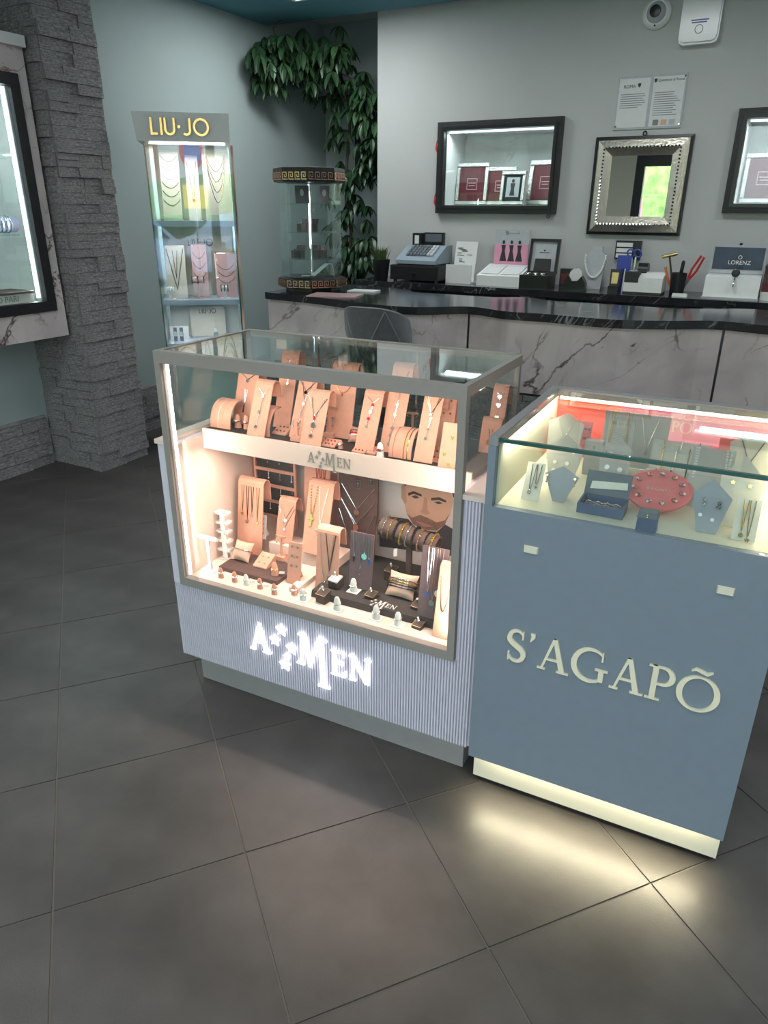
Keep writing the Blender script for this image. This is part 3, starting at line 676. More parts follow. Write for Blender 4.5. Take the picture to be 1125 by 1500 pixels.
# potted grass
p = onb(566, 409); p.y = 5.02; t = thing('potted_grass', 'artificial grass tuft in a black pot by the cash register', 'plant', p)
MB().lathe([(.045, 0), (.05, .005), (.068, .14), (.07, .15), (.06, .15), (.058, .13)], 20).build('pot', 'pot_black', t)
b = MB(); r2 = random.Random(2)
for k in range(150):
    a = r2.uniform(0, 6.28); l = r2.uniform(.07, .125); tl = r2.uniform(.1, .75); r0 = r2.uniform(0, .05); d = Vector((math.cos(a), math.sin(a), 0)); s_ = d.cross(Vector((0, 0, 1)))*.003
    a0 = d*r0+Vector((0, 0, .13)); a1 = a0+d*l*tl*.4+Vector((0, 0, l*.7)); a2 = a0+d*l*tl+Vector((0, 0, l))
    b.add([a0-s_, a0+s_, a1+s_*.8, a1-s_*.8, a2], [(0, 1, 2, 3), (3, 2, 4)])
o = b.build('grass_blades', 'grass_green', t); o['kind'] = 'stuff'
# cash register
xa, xb = at(579, 408, BZ).x, atY(655, 405, 5.12).x; cxr = (xa+xb)/2; rw = .40
t = thing('cash_register', 'grey cash register on a black cash drawer', 'cash register', (cxr+.01, 5.19, BZ), R(0))
MB().box(-rw/2, rw/2, -.17, .17, .012, .115).build('cash_drawer', 'black_satin', t)
MB().box(-rw/2+.015, rw/2-.015, -.176, -.17, .022, .105).build('drawer_front', 'black', t)
MB().lathe([(.012, -.186), (.014, -.18), (.014, -.176)], 14, (0, 0, .06), 'y').build('lock', 'chrome', t)
for x in (-.17, .17):
    for y in (-.14, .14): MB().cyl((x, y, 0), .014, .012, 10).build('foot', 'black', t)
bd = MB().prism([(-.15, .125), (.15, .125), (.15, .25), (.05, .25), (-.13, .165), (-.15, .15)], (-.165, 0, 0), (0, 1, 0), (0, 0, 1), (.33, 0, 0)).build('register_body', 'register', t)
MB().box(-.155, .155, -.14, .14, .115, .126).build('register_base', 'black', t)
for i in range(8):
    for j in range(4):
        y = -.105+j*.034; z = .172+(y+.13)*.472+.001
        MB().hexa([(-.10+i*.028, y, z), (-.078+i*.028, y, z), (-.078+i*.028, y+.024, z+.0113), (-.10+i*.028, y+.024, z+.0113)], [(-.098+i*.028, y+.002, z+.009), (-.08+i*.028, y+.002, z+.009), (-.08+i*.028, y+.022, z+.0195), (-.098+i*.028, y+.022, z+.0195)]).build('key', 'key_grey' if i < 6 else 'paper_grey', bd)
MB().box(-.03, .125, .06, .10, .25, .34).build('display', 'black', t); MB().box(-.02, .115, .057, .06, .275, .33).build('screen', 'slate', t)
MB().box(-.115, -.04, .03, .11, .25, .335).build('printer', 'black', t); MB().box(-.095, -.06, .026, .03, .26, .32).build('receipt', 'paper', t)
# white literature stand
p = onb(695, 410); p.y = 5.18; t = thing('leaflet_stand', 'white acrylic leaflet stand on the back counter', 'leaflet stand', p)
MB().box(-.10, .10, -.09, .09, 0, .012).box(-.10, .10, -.09, -.08, .012, .13).build('tray', 'white_gloss', t)
MB().prism([(-.085, 0), (.085, 0), (.085, .27), (-.085, .27)], (0, .0, .013), (1, 0, 0), (0, .22, 1), (0, .012, 0)).build('leaflet', 'paper', t)
b = MB(); r2 = random.Random(9)
for k in range(14): z = .13+r2.random()*.12; x = r2.uniform(-.07, .02); b.box(x, x+r2.uniform(.02, .05), -.006+z*.22, -.001+z*.22, z, z+.004)
b.build('printed_lines', 'ink_grey', t)
# white display with pink poster
p = onb(755, 413); p.y = 5.17; t = thing('poster_display_box', 'white counter display with pink fashion poster of three figures', 'display box', p)
MB().prism([(-.14, 0), (.12, 0), (.12, .135), (-.14, .07)], (-.16, 0, 0), (0, 1, 0), (0, 0, 1), (.32, 0, 0)).build('box_body', 'white', t)
for x in (-.075, .075): MB().prism([(-.065, -.10), (.065, -.10), (.065, .08), (-.065, .08)], (x, -.01, .1045), (1, 0, 0), (0, 1, .25), (0, 0, .004)).build('card_tray', 'paper', t)
po = MB().box(-.13, .13, .112, .119, .13, .37).build('poster', 'paper_grey', t)
MB().box(-.128, .128, .109, .112, .135, .27).build('pink_print', 'pink_light', po)
MB().box(-.05, -.03, .1105, .112, .335, .36).tube([(-.03+.008*i, .111, .343+.006*(i%2)) for i in range(10)], .0018, 5).box(.045, .049, .1105, .112, .337, .36).build('printed_title', 'ink_grey', po)
for k in range(3):
    x = -.06+.06*k; MB().prism(oval(.02, .026, 10, x, .285), (0, .109, 0), (1, 0, 0), (0, 0, 1), (0, -.002, 0)).prism([(x-.016, .265), (x+.016, .265), (x+.01, .225), (x+.026, .155), (x-.026, .155), (x-.01, .225)], (0, .109, 0), (1, 0, 0), (0, 0, 1), (0, -.002, 0)).build('printed_figure', 'charcoal', po)
# open black watch box
p = onb(800, 417); p.y = 5.12; t = thing('watch_box', 'open black watch box with silver watches', 'box', p)
MB().box(-.105, .105, -.09, .07, 0, .085).build('box_body', 'black', t)
b = MB()
for a in ((-.105, .105, 0, .018), (-.105, .105, .212, .23), (-.105, -.088, .018, .212), (.088, .105, .018, .212)): b.prism([(a[0], a[2]), (a[1], a[2]), (a[1], a[3]), (a[0], a[3])], (0, .07, .085), (1, 0, 0), (0, .18, 1), (0, .03, 0))
b.build('lid_rim', 'black', t)
MB().prism([(-.088, .018), (.088, .018), (.088, .212), (-.088, .212)], (0, .085, .085), (1, 0, 0), (0, .18, 1), (0, .014, 0)).build('lid_lining', 'paper_grey', t)
MB().prism([(-.06, .02), (.06, .02), (.055, .10), (-.055, .10)], (0, .065, .085), (1, 0, 0), (0, .18, 1), (0, .018, 0)).build('booklet', 'charcoal', t)
MB().box(-.035, .035, .109, .1105, .222, .227).box(-.006, .006, .110, .1115, .234, .244).build('printed_lines', 'ink', t)
for k in range(3):
    w_ = thing('watch', ('silver watch at left in the open black box', 'silver watch in the middle of the open black box', 'silver watch at right in the open black box')[k], 'watch', (p.x-.06+.05*k, p.y-.03, BZ+.086), R(20*k))
    MB().lathe([(.019, 0), (.02, .008), (.016, .011)], 18).build('watch_case', 'silver', w_); MB().lathe([(.0155, .0111), (.001, .0113)], 18).build('dial', 'paper', w_); MB().box(-.008, .008, .018, .06, 0, .004).box(-.008, .008, -.06, -.018, 0, .004).build('strap', 'silver', w_)
# small black boxes and tape
p = onb(837, 419); p.y = 5.16; t = thing('perfume_box', 'narrow black box beside the watch box', 'box', p); MB().box(-.035, .035, -.03, .03, 0, .13).build('box_body', 'black', t); MB().box(-.025, .025, -.0305, -.03, .03, .10).build('label_print', 'burgundy', t)
p = onb(857, 419); p.y = 5.10; t = thing('tape_dispenser', 'black tape dispenser with a roll of clear tape', 'tape dispenser', p)
MB().prism([(-.075, 0), (.075, 0), (.07, .05), (.045, .09), (.02, .06), (-.02, .055), (-.045, .095), (-.07, .06)], (0, -.03, 0), (1, 0, 0), (0, 0, 1), (0, .06, 0)).build('dispenser_body', 'black', t)
MB().lathe([(.022, -.012), (.042, -.012), (.042, .012), (.022, .012)], 24, (-.0, 0, .095), 'y').build('tape_roll', 'paper', t)
# pearl necklace on grey bust
p = onb(886, 416); p.y = 5.22; t = thing('necklace_bust', 'flat grey necklace bust on the back counter', 'bust', p)
z1 = atY(886, 361, 5.25).z-BZ
MB().prism([(-.055, 0), (.055, 0), (.06, .1), (.075, z1*.62), (.06, z1*.8), (.038, z1*.88), (.036, z1), (-.036, z1), (-.038, z1*.88), (-.06, z1*.8), (-.075, z1*.62), (-.06, .1)], (0, 0, 0), (1, 0, 0), (0, .1, 1), (0, .015, 0)).build('bust_panel', 'paper_grey', t)
MB().prism([(0, 0), (.09, 0), (.02, .15)], (-.015, .015, 0), (0, 1, 0), (0, 0, 1), (.03, 0, 0)).build('prop', 'paper_grey', t)
b = MB(); n = 34
for k in range(n+1):
    a = R(200+(340-200)*0)+0; u = k/n; th = math.pi*(1.0+u); x = .068*math.cos(th)*(1.0); z = z1*.78+.0+(.15*math.sin(th))*z1/.28*.95
    b.sphere((x, -.010+z*.1, z), .0085, 8)
tag(b.build('pearl_necklace', 'pearl', None, p), 'string of white pearls on the grey bust', 'necklace')
# gold watch box stand
p = onb(912, 421); p.y = 5.12; t = thing('watch_stand', 'black stand with a gold faced watch card', 'watch', p); MB().box(-.032, .032, -.03, .03, 0, .035).prism([(-.03, .03), (.03, .03), (.034, .14), (-.034, .14)], (0, -.005, 0), (1, 0, 0), (0, .15, 1), (0, .014, 0)).build('stand', 'black', t); MB().prism([(-.02, .05), (.02, .05), (.022, .12), (-.022, .12)], (0, -.0065, 0), (1, 0, 0), (0, .15, 1), (0, .001, 0)).build('face', 'brass', t)
# scissors in a blue holder
p = onb(933, 414); p.y = 5.30; t = thing('tool_holder', 'blue plastic holder under the wall switches', 'holder', p); MB().box(-.045, .045, -.03, .03, .0, .22).box(-.04, .04, -.034, -.03, .1, .2).build('holder_body', 'blue_plastic', t)
p2 = p+Vector((.055, 0, .0)); t = thing('scissors', 'dark blue handled scissors standing in the tray', 'scissors', p2)
for s_ in (-1, 1): MB().torus((s_*.022, 0, .235), .021, .006, 16, 6, (s_*.1, 1, 0), 1, 1.25).build('handle', 'blue_plastic', t); MB().prism([(-.006, 0), (.006, 0), (.005, .2), (-.005, .2)], (s_*.004, s_*.0015, .012), (1, 0, 0), (s_*.04, 0, 1), (0, .0025, 0)).build('blade', 'silver', t)
# white printer tray
p = onb(953, 424); p.y = 5.13; t = thing('label_printer', 'white label printer with black paper cover', 'printer', p)
MB().prism([(-.09, .012), (.09, .012), (.09, .13), (.02, .13), (-.09, .10)], (-.12, 0, 0), (0, 1, 0), (0, 0, 1), (.24, 0, 0)).build('printer_body', 'white', t); MB().box(-.118, .118, -.088, .088, 0, .012).build('base', 'charcoal', t)
MB().box(-.118, -.03, -.0915, .0, .07, .133).build('paper_cover', 'charcoal', t); MB().lathe([(.055, -.03), (.055, .03)], 20, (-.03, .05, .13), 'x').build('paper_roll', 'black', t)
for k in range(3): tag(MB().tube([(0, 0, 0), (.004*k, .004, .145)], .004, 8).build('pen', ('blue_plastic', 'white', 'dark_metal')[k], None, (p.x-.125-.018*k, p.y-.03+.03*k, BZ+.001)), ('blue pen standing left of the label printer', 'white pen standing left of the label printer', 'dark pen standing left of the label printer')[k], 'pen')
# pen cup with tools
p = onb(999, 426); p.y = 5.12; t = thing('tool_cup', 'black cup holding jewellers tools', 'cup', p); MB().lathe([(.04, 0), (.043, .002), (.05, .135), (.046, .135), (.04, .006)], 20).build('cup_body', 'black', t)
def tool(name, lab, cat, dx, dy, lean, parts, rz=0):
    o = thing(name, lab, cat, (p.x+dx, p.y+dy, BZ+.01), rz); tm_ = Matrix.Rotation(lean, 4, 'Y')
    for nm, b, mt in parts: b.xf(tm_).build(nm, mt, o)
tool('hammer', 'small wooden handled hammer in the tool cup', 'hammer', -.018, 0, R(-14), [('handle', MB().tube([(0, 0, 0), (0, 0, .235)], .006, 8), 'stem'), ('head', MB().lathe([(.011, -.045), (.012, -.02), (.009, 0), (.012, .03), (.008, .05)], 12, (0, 0, .235), 'x'), 'brass')])
tool('pliers', 'red handled pliers leaning out of the tool cup', 'pliers', .02, 0, R(24), [('handle', MB().tube([(-.004, 0, .1), (-.014, 0, .16), (-.008, 0, .25)], .007, 8), 'red_plastic'), ('handle', MB().tube([(.004, 0, .1), (.016, 0, .16), (.012, 0, .25)], .007, 8), 'red_plastic'), ('jaws', MB().prism([(-.008, 0), (.008, 0), (.012, .1), (-.012, .1)], (0, -.004, 0), (1, 0, 0), (0, 0, 1), (0, .008, 0)), 'dark_metal')])
tool('cutter', 'orange handled cutter leaning left in the tool cup', 'cutter', -.024, -.01, R(-22), [('handle', MB().tube([(0, 0, .05), (-.004, 0, .10), (0, 0, .17)], .008, 8), 'orange'), ('blade', MB().box(-.004, .004, -.002, .002, 0, .05), 'silver')])
tool('screwdriver', 'black screwdriver upright in the tool cup', 'screwdriver', .0, .018, R(4), [('handle', MB().lathe([(.006, .1), (.011, .11), (.011, .19), (.006, .2)], 10), 'black'), ('shaft', MB().tube([(0, 0, 0), (0, 0, .1)], .003, 6), 'silver')])
p = onb(1009, 425); p.y = 5.03; tag(MB().frustum(-.045, .045, -.016, .016, 0, .018, .002, .002).build('eraser', 'white', None, (p.x, p.y, BZ)), 'small white block lying in front of the tool cup', 'block')
# watch display with dark blue poster
p = onb(1077, 428); p.y = 5.12; t = thing('watch_display', 'white watch display with dark blue back panel', 'display', p)
zt = atY(1085, 359, 5.22).z-BZ
MB().prism([(-.11, 0), (.10, 0), (.10, .14), (-.09, .13)], (-.155, 0, 0), (0, 1, 0), (0, 0, 1), (.31, 0, 0)).build('box_body', 'white', t); MB().box(-.16, .16, -.125, .105, 0, .012).build('base', 'paper_grey', t)
bp = MB().box(-.155, .155, .06, .085, .14, zt).build('back_board', 'paper_grey', t); MB().box(-.143, .143, .056, .06, .165, zt-.012).build('poster', 'lorenz_blue', bp)
text('LORENZ', .034, 'paper', bp, (.01, .0552, .205)); MB().torus((.01, .0552, .237), .010, .002, 16, 4, (0, 1, 0)).build('emblem', 'paper', bp)
w_ = thing('watch', 'steel wristwatch upright on the white watch display', 'watch', (p.x+.01, p.y-.118, BZ+.0)); MB().lathe([(.022, 0), (.024, -.008), (.018, -.012)], 20, (0, .03, .155), 'y').build('watch_case', 'dark_metal', w_); MB().lathe([(.017, -.0121), (.0005, -.0123)], 20, (0, .03, .155), 'y').build('dial', 'black', w_); MB().torus((0, .006, .10), .028, .005, 18, 6, (1, 0, 0), 1.0, .8).build('strap', 'silver', w_)
MB().lathe([(.008, 0), (.009, .01), (.006, .014)], 10, (0, .07, zt)).build('knob', 'black', t)
p = onb(1125, 424); p.y = 5.15
for k, (mt, nm) in enumerate((('white', 'white box at the bottom of the stack at right edge'), ('burgundy', 'burgundy box second in the stack at right edge'), ('brown', 'brown box third in the stack at right edge'), ('charcoal', 'charcoal box on top of the stack at right edge'))):
    t = thing('jewel_box', nm, 'box', p+Vector((.09, 0, .0505*k)), group='stacked boxes'); MB().box(-.11, .11, -.09, .09, 0, .034).build('box_body', mt, t); MB().box(-.112, .112, -.092, .092, .034, .05).build('lid', mt, t)

# ================================================================== GENERIC SHOP-DISPLAY BUILDERS
def plane_hit(px, py, p0, n):
    d = ray(px, py); return CP + d*((Vector(p0)-CP).dot(n)/d.dot(n))
class Zone:
    """a display surface: origin, rotation about z and surface height; local y runs away from the front"""
    def __init__(s, o, rz, z): s.o = Vector(o); s.rz = rz; s.z = z; s.ux = Vector((math.cos(rz), math.sin(rz), 0)); s.uy = Vector((-math.sin(rz), math.cos(rz), 0))
    def hit(s, px, py, y): return plane_hit(px, py, s.o+s.uy*y, s.uy)
    def lvl(s, px, py):
        p = at(px, py, s.z); y = s.loc(p)[1]
        return s.hit(px, py, s.ymin+.004) if hasattr(s, 'ymin') and y < s.ymin else p
    def loc(s, p): d = Vector(p)-s.o; return d.dot(s.ux), d.dot(s.uy)
def shape(kind, b, c, s, ux, uy, d):
    """small pendants drawn in the plane ux,uy"""
    c = Vector(c)
    if kind == 'cross': b.prism([(-.18, -1), (.18, -1), (.18, .15), (.6, .15), (.6, .5), (.18, .5), (.18, 1), (-.18, 1), (-.18, .5), (-.6, .5), (-.6, .15), (-.18, .15)], c, ux*s, uy*s, d)
    elif kind == 'heart': b.prism([(0, -1), (.85, .05), (.9, .5), (.55, .85), (.2, .75), (0, .45), (-.2, .75), (-.55, .85), (-.9, .5), (-.85, .05)], c, ux*s, uy*s, d)
    elif kind == 'star': b.prism(STAR, c, ux*s, uy*s, d)
    elif kind == 'bar': b.prism([(-.22, -1), (.22, -1), (.22, 1), (-.22, 1)], c, ux*s, uy*s, d)
    else: b.prism(oval(2, 2, 14), c, ux*s, uy*s, d)
class Stand: pass
def bent_stand(zone, label, px, ytop, yy, wpx, mt='peach', lean=.33, turn=0, curl=True, name='necklace_stand', cat='display stand', foot=None, hmul=1.0):
    """sheet rising from the shelf, leaning back and curling over at the top; px,ytop = middle of its top edge in the photo"""
    for _ in range(4):
        if hasattr(zone, 'ymin'): yy = max(yy, zone.ymin+lean*max(.03, zone.hit(px, ytop, yy).z-zone.z))
    p = zone.hit(px, ytop, yy); h = min(max(.03, (p.z-zone.z)*hmul), getattr(zone, 'cap', 9)-zone.z); w_ = wpx*dep(p)/FPX; r = min(.016, h*.12) if curl else .003
    th = .0035; rz = zone.rz+turn
    s = Stand(); s.h, s.w, s.lean = h, w_, lean; s.z = zone.z
    ln = lean*h; prof = [(-ln, 0.0005)]
    n = 6
    for i in range(1, n+1): t = i/n; prof.append((-ln+ln*t*.96, (h-r)*t))
    y0, z0 = prof[-1]
    if curl:
        for i in range(1, 8): a = math.pi*i/7*1.0; prof.append((y0+r-r*math.cos(a), z0+r*math.sin(a)))
        prof.append((prof[-1][0]+.002, z0-h*.22))
    base = Vector((p.x, p.y, zone.z)); s.t = thing(name, label, cat, base, rz)
    MB().strip(prof, -th, -w_/2, w_/2).build('sheet', mt, s.t)
    if not curl or foot: MB().prism([(0, 0), (min(.03, max(.02, h*.3)), 0), (-.004, h*.55)], (-.006, -ln+ln*.55+.006, .0005), (0, 1, 0), (0, ln*.0, 1), (.012, 0, 0)).build('strut', mt, s.t)
    s.base = base; s.rz = rz; s.prof = prof; s.n = n
    def pt(u, v, off=.0048):
        a = Vector((0, -ln, 0)); b_ = Vector((0, y0, z0)); q = a.lerp(b_, v); nn = Vector((0, -(z0), (y0+ln))).normalized()
        return Vector((u*w_, q.y, q.z))+nn*off
    s.pt = pt; s.nn = Vector((0, -(z0), (y0+ln))).normalized(); s.up = Vector((0, y0+ln, z0)).normalized(); s.label = label
    return s
def necklace(s, label, mt='silver', u=.34, top=.99, drop=.45, v=True, pend=None, ps=.006, pmt=None, r=.0011, beads=0, uc=0., name='necklace', cat='necklace', group=None):
    pts = []; n = 14
    for i in range(n+1):
        t = i/n*2-1; k = (1-abs(t)) if v else (1-t*t)
        pts.append(s.pt(uc+u*t, top-drop*k))
    t_ = thing(name, label, cat, s.base, s.rz, group) if pend else None
    b = MB()
    if beads:
        L_ = sum((pts[i+1]-pts[i]).length for i in range(n)); m_ = max(8, int(L_/(beads*2.1)))
        for k in range(m_+1):
            f = k/m_*n; i = min(int(f), n-1); b.sphere(pts[i].lerp(pts[i+1], f-i), beads, 6)
    else: b.tube(pts, r, 5)
    if pend:
        b.build('chain', mt, t_); b = MB(); shape(pend, b, s.pt(uc, top-drop)-s.up*ps*.9+s.nn*.001, ps, Vector((1, 0, 0)), s.up, s.nn*.0015); b.build('pendant', pmt or mt, t_)
    else: tag(b.build(name, mt, None, s.base, s.rz), label, cat, group)
def studs(s, label, uv, mt='silver', r=.004, drop=0, kind='disc', group=None):
    t_ = thing('earrings', label, 'earrings', s.base, s.rz, group)
    for u, v in uv:
        b = MB(); c = s.pt(u, v); shape(kind, b, c, r, Vector((1, 0, 0)), s.up, s.nn*.002)
        if drop: b.tube([c, c-s.up*drop+s.nn*.002], .0009, 5); b.sphere(c-s.up*drop+s.nn*.002, r*.8, 6)
        b.build('earring', mt, t_)
def pendants_col(s, label, us, vs, kinds, mt='silver', r=.005, name='necklace', cat='necklace'):
    """one fine chain carrying a column of pendants"""
    t_ = thing(name, label, cat, s.base, s.rz)
    MB().tube([s.pt(-.28, .985), s.pt(us[0], vs[0]+.04)] + [s.pt(a, b_) for a, b_ in zip(us, vs)]+[s.pt(us[0], vs[0]+.04), s.pt(.3, .985)], .0009, 5).build('chain', mt, t_)
    for a, b_, k in zip(us, vs, kinds):
        b = MB(); shape(k, b, s.pt(a, b_)+s.nn*.001, r, Vector((1, 0, 0)), s.up, s.nn*.0018); b.build('pendant', mt if k != 'red' else 'gem_red', t_)
def arch_stand(zone, label, px, py, hpx_top, wpx, mt='peach', turn=0, bands=((.0, 'silver', .002),), jl='bracelet', yy=None):
    """half-round bracelet arch; px,py = front foot on the shelf"""
    p = zone.lvl(px, py) if yy is None else zone.hit(px, py, yy); p.z = zone.z; h = max(.02, zat(px, hpx_top, p+zone.uy*.03)-zone.z); w_ = wpx*dep(p)/FPX
    t = thing('bracelet_stand', label, 'display stand', p, zone.rz+turn); n = 12; prof = [(.0+h*.55*(1-math.cos(R(180*i/n*.72)))*1.0, .0005+h*math.sin(R(min(90, 180*i/n*.62)))**.9) for i in range(n+1)]
    MB().strip(prof, -.004, -w_/2, w_/2).build('sheet', mt, t)
    for k, (u, bm, r) in enumerate(bands):
        pts = []
        for i in range(n+1):
            a = Vector((0, prof[max(i-1, 0)][0], prof[max(i-1, 0)][1])); c = Vector((0, prof[min(i+1, n)][0], prof[min(i+1, n)][1])); tt = (c-a).normalized(); nn = Vector((0, -tt.z, tt.y)); pts.append(Vector((u*w_, prof[i][0], prof[i][1]))+nn*(r+.0012))
        b = MB()
        if k % 2: b.tube(pts, r, 6)
        else:
            for q0, q1 in zip(pts[:-1], pts[1:]):
                for f in (0, .33, .66): b.sphere(q0.lerp(q1, f), r*1.25, 6)
        tag(b.build('bracelet', bm, None, p, zone.rz+turn), '%s draped over the %s' % (('first', 'second', 'third', 'fourth', 'fifth')[k]+' '+jl+' from the left', label), 'bracelet', 'bracelets on arch stands')
    return t
def finger(zone, label, px, py, h=.045, mt='peach', ring='silver', gem='gem_white', base=False, tagc=False, rl=None, yy=None, turn=0):
    p = zone.lvl(px, py) if yy is None else zone.hit(px, py, yy); p.z = zone.z
    t = thing('ring_cone', label, 'ring stand', p, zone.rz+turn); r = h*.24
    MB().lathe([(r*1.15, 0.0003), (r*1.1, h*.1), (r*.95, h*.55), (r*.8, h*.8), (r*.5, h*.95), (.0003, h)], 14, sx=1, sy=.8).build('cone', mt, t)
    if base: MB().box(-.018, .018, -.014, .02, 0, .0012).build('base_card', 'white', t)
    q = thing('ring', (rl or 'silver ring')+' on the '+label, 'ring', p+Vector((0, 0, h*.5)), zone.rz+turn)
    MB().torus((0, 0, 0), r*1.03, .0017, 18, 6, (0, -.25, 1), 1, .84).build('band', ring, q)
    if gem: MB().sphere((0, -r*.95, .001), .0038, 8).sphere((.004, -r*.85, .002), .0022, 6).sphere((-.004, -r*.85, .002), .0022, 6).build('stone_setting', gem, q)
    if tagc: tag(MB().prism([(0, 0), (.02, .004), (.019, .011), (-.001, .007)], (0, 0, 0), (1, 0, 0), (0, .4, .9), (0, .0005, 0)).build('price_tag', 'white', None, p+zone.ux*(r+.004)+Vector((0, 0, .008))), 'white price tag beside the '+label, 'tag')
def tbar(zone, label, px, py, h, w_=.04, mt='peach', em='silver', drop=.012, el='drop earrings', yy=None, turn=0, n=2):
    p = zone.lvl(px, py) if yy is None else zone.hit(px, py, yy); p.z = zone.z
    t = thing('earring_stand', label, 'earring stand', p, zone.rz+turn)
    MB().frustum(-.017, .017, -.014, .014, .0003, .014, .001, .001).build('base', mt, t); MB().box(-.003, .003, -.003, .003, .014, h-.005).build('post', mt, t); MB().box(-w_/2, w_/2, -.003, .003, h-.006, h).build('crossbar', mt, t)
    e = thing('earrings', el+' on the '+label, 'earrings', p, zone.rz+turn)
    for k in range(n):
        x = (-1+2*k/(max(1, n-1)))*w_*.38; MB().sphere((x, -.0045, h-.004), .0032, 7).tube([(x, -.005, h-.005), (x, -.0055, h-.006-drop)], .0008, 5).sphere((x, -.0055, h-.008-drop), .003, 7).build('earring', em, e)
def pad(zone, label, px, py, wpx, dpx, mt='peach', rows=2, cols=3, em='silver', tilt=20, el='stud earrings', yy=None, turn=0, kind='disc'):
    p = zone.lvl(px, py) if yy is None else zone.hit(px, py, yy); p.z = zone.z; k = dep(p)/FPX; w_ = wpx*k; d = dpx*k*2.0
    t = thing('earring_pad', label, 'earring pad', p, zone.rz+turn); ty = math.cos(R(tilt)); tz = math.sin(R(tilt)); U, V = Vector((1, 0, 0)), Vector((0, ty, tz)); N = Vector((0, -tz, ty))
    b = MB(); b.hexa([(-w_/2, 0, .0003), (w_/2, 0, .0003), (w_/2, d*ty, .0003), (-w_/2, d*ty, .0003)], [(-w_/2, 0, .004), (w_/2, 0, .004), (w_/2, d*ty, .004+d*tz), (-w_/2, d*ty, .004+d*tz)]); b.build('pad_body', mt, t)
    e = thing('earrings', el+' on the '+label, 'earrings', p, zone.rz+turn)
    for i in range(rows):
        for j in range(cols):
            c = U*((j+.5)/cols-.5)*w_*.8+V*((i+.5)/rows*.85+.05)*d+Vector((0, 0, .0042)); b = MB(); shape(kind, b, c, min(.0035, w_*.06), U, V, N*.002); b.build('earring', em, e)
def pillow(zone, label, px, py, wpx, hpx, mt='peach_pale', bands=(('silver', .0),), turn=0, bl='bracelet'):
    p = zone.lvl(px, py); p.z = zone.z; k = dep(p)/FPX; w_ = wpx*k; h = hpx*k*.95
    t = thing('bracelet_pillow', label, 'pillow', p, zone.rz+turn); vs = []; fs = []; n = 10; b = MB()
    tl = Matrix.Rotation(R(-35), 4, 'X')
    for sgn in (1, -1):
        k0 = len(b.v); vs = []
        for i in range(n+1):
            for j in range(n+1):
                u, v = i/n*2-1, j/n*2-1; th = (max(0, 1-u*u)*max(0, 1-v*v))**.45; pin = 1-.10*(1-abs(v))*abs(u)**3-.0; vs.append(tl @ Vector((u*w_/2*(1-.10*(1-v*v)*abs(u)), -sgn*th*w_*.24, h/2+v*h/2*(1-.10*(1-u*u)*abs(v)))))
        f = []
        for i in range(n):
            for j in range(n):
                a = (i*(n+1)+j, (i+1)*(n+1)+j, (i+1)*(n+1)+j+1, i*(n+1)+j+1); f.append(a if sgn > 0 else a[::-1])
        b.add(vs, f, True)
    zmin = min(v[2] for v in b.v); b.xf(Matrix.Translation((0, 0, -zmin+.0005))); b.build('cushion', mt, t)
    for q, (bm, off_) in enumerate(bands):
        m_ = []
        for i in range(28):
            a = 2*math.pi*i/28; c = tl @ Vector((math.cos(a)*w_*.485*1.0, -math.sin(a)*w_*.255, h/2+off_*h)); m_.append(c+Vector((0, 0, -zmin)))
        b = MB().tube(m_, .0022, 6, True)
        for i in range(0, 28, 2): b.sphere(m_[i], .0033, 6)
        tag(b.build('bracelet', bm, None, p, zone.rz+turn), '%s %s from the top around the %s' % (ORD[q], bl, label) if len(bands) > 1 else '%s around the %s' % (bl, label), 'bracelet', 'bracelets around a pillow' if len(bands) > 1 else None)

# ================================================================== LIU JO CABINET
LA = R(39.45); LO = Vector((-3.433, 3.349, 0)); LW = .524
lz = Zone(LO, LA, 0)
lj = thing('jewellery_cabinet', 'tall white glass cabinet with gold lettered header by the left wall', 'display cabinet', LO, LA)
hb = zat(200, 206, LO); D = .38
MB().hexa([(0, 0, hb), (LW, 0, hb), (LW, D, hb), (0, D, hb)], [(-.012, -.02, 2.0), (LW+.004, -.02, 2.0), (LW+.004, D, 2.0), (-.012, D, 2.0)]).build('header', 'white', lj)
x0 = .035
MB().box(x0, LW-.005, D-.015, D-.002, .1, hb).build('back_panel', 'white', lj)
for x in (x0, LW-.023): MB().box(x, x+.018, D-.033, D-.015, .1, hb).build('rear_post', 'silver', lj)
MB().box(LW-.010, LW, .02, D-.034, .1, hb).build('side_panel', 'glass', lj); MB().box(x0, x0+.006, .02, D-.034, .1, hb).build('side_panel', 'glass', lj)
MB().box(x0+.007, LW-.011, .012, .018, .1, hb-.01).build('door', 'glass', lj)
for x in (x0-.001, LW-.009): MB().box(x, x+.008, .008, .020, .1, hb).build('front_edge', 'green_edge', lj)
MB().box(0, LW, 0, D, 0, .1).build('base', 'white', lj)
MB().box(LW-.006, LW+.014, D*.55, D*.55+.035, .1, hb).build('side_profile', 'peach_pale', lj)
MB().box(x0+.03, LW-.03, .03, .042, hb-.012, hb-.002).build('led_strip', 'led_white', lj)
area(lj, (LW/2, .06, hb-.014), (R(-12), 0, 0), LW-.12, .03, 5, (1, .93, .88))
word('LIU.JO', sans, lj, (.085, -.0205, hb+.030), (1, 0, 0), (0, .0, 1), (0, -1, 0), .088, .006, 'gold', .07)
sz = []
for py_ in (324, 440):
    z = zat(300, py_, LO+lz.ux*.3); sz.append(z)
    MB().box(x0+.008, LW-.012, .022, D-.016, z-.03, z).build('shelf', 'shelf_blue', lj)
    area(lj, (LW/2, .06, z-.032), (R(-12), 0, 0), LW-.12, .03, 3.0, (1, .93, .90))
z3 = .70; MB().box(x0+.008, LW-.012, .022, D-.016, z3-.03, z3).build('shelf', 'shelf_blue', lj)
def lzone(z): return Zone(LO, LA, z)
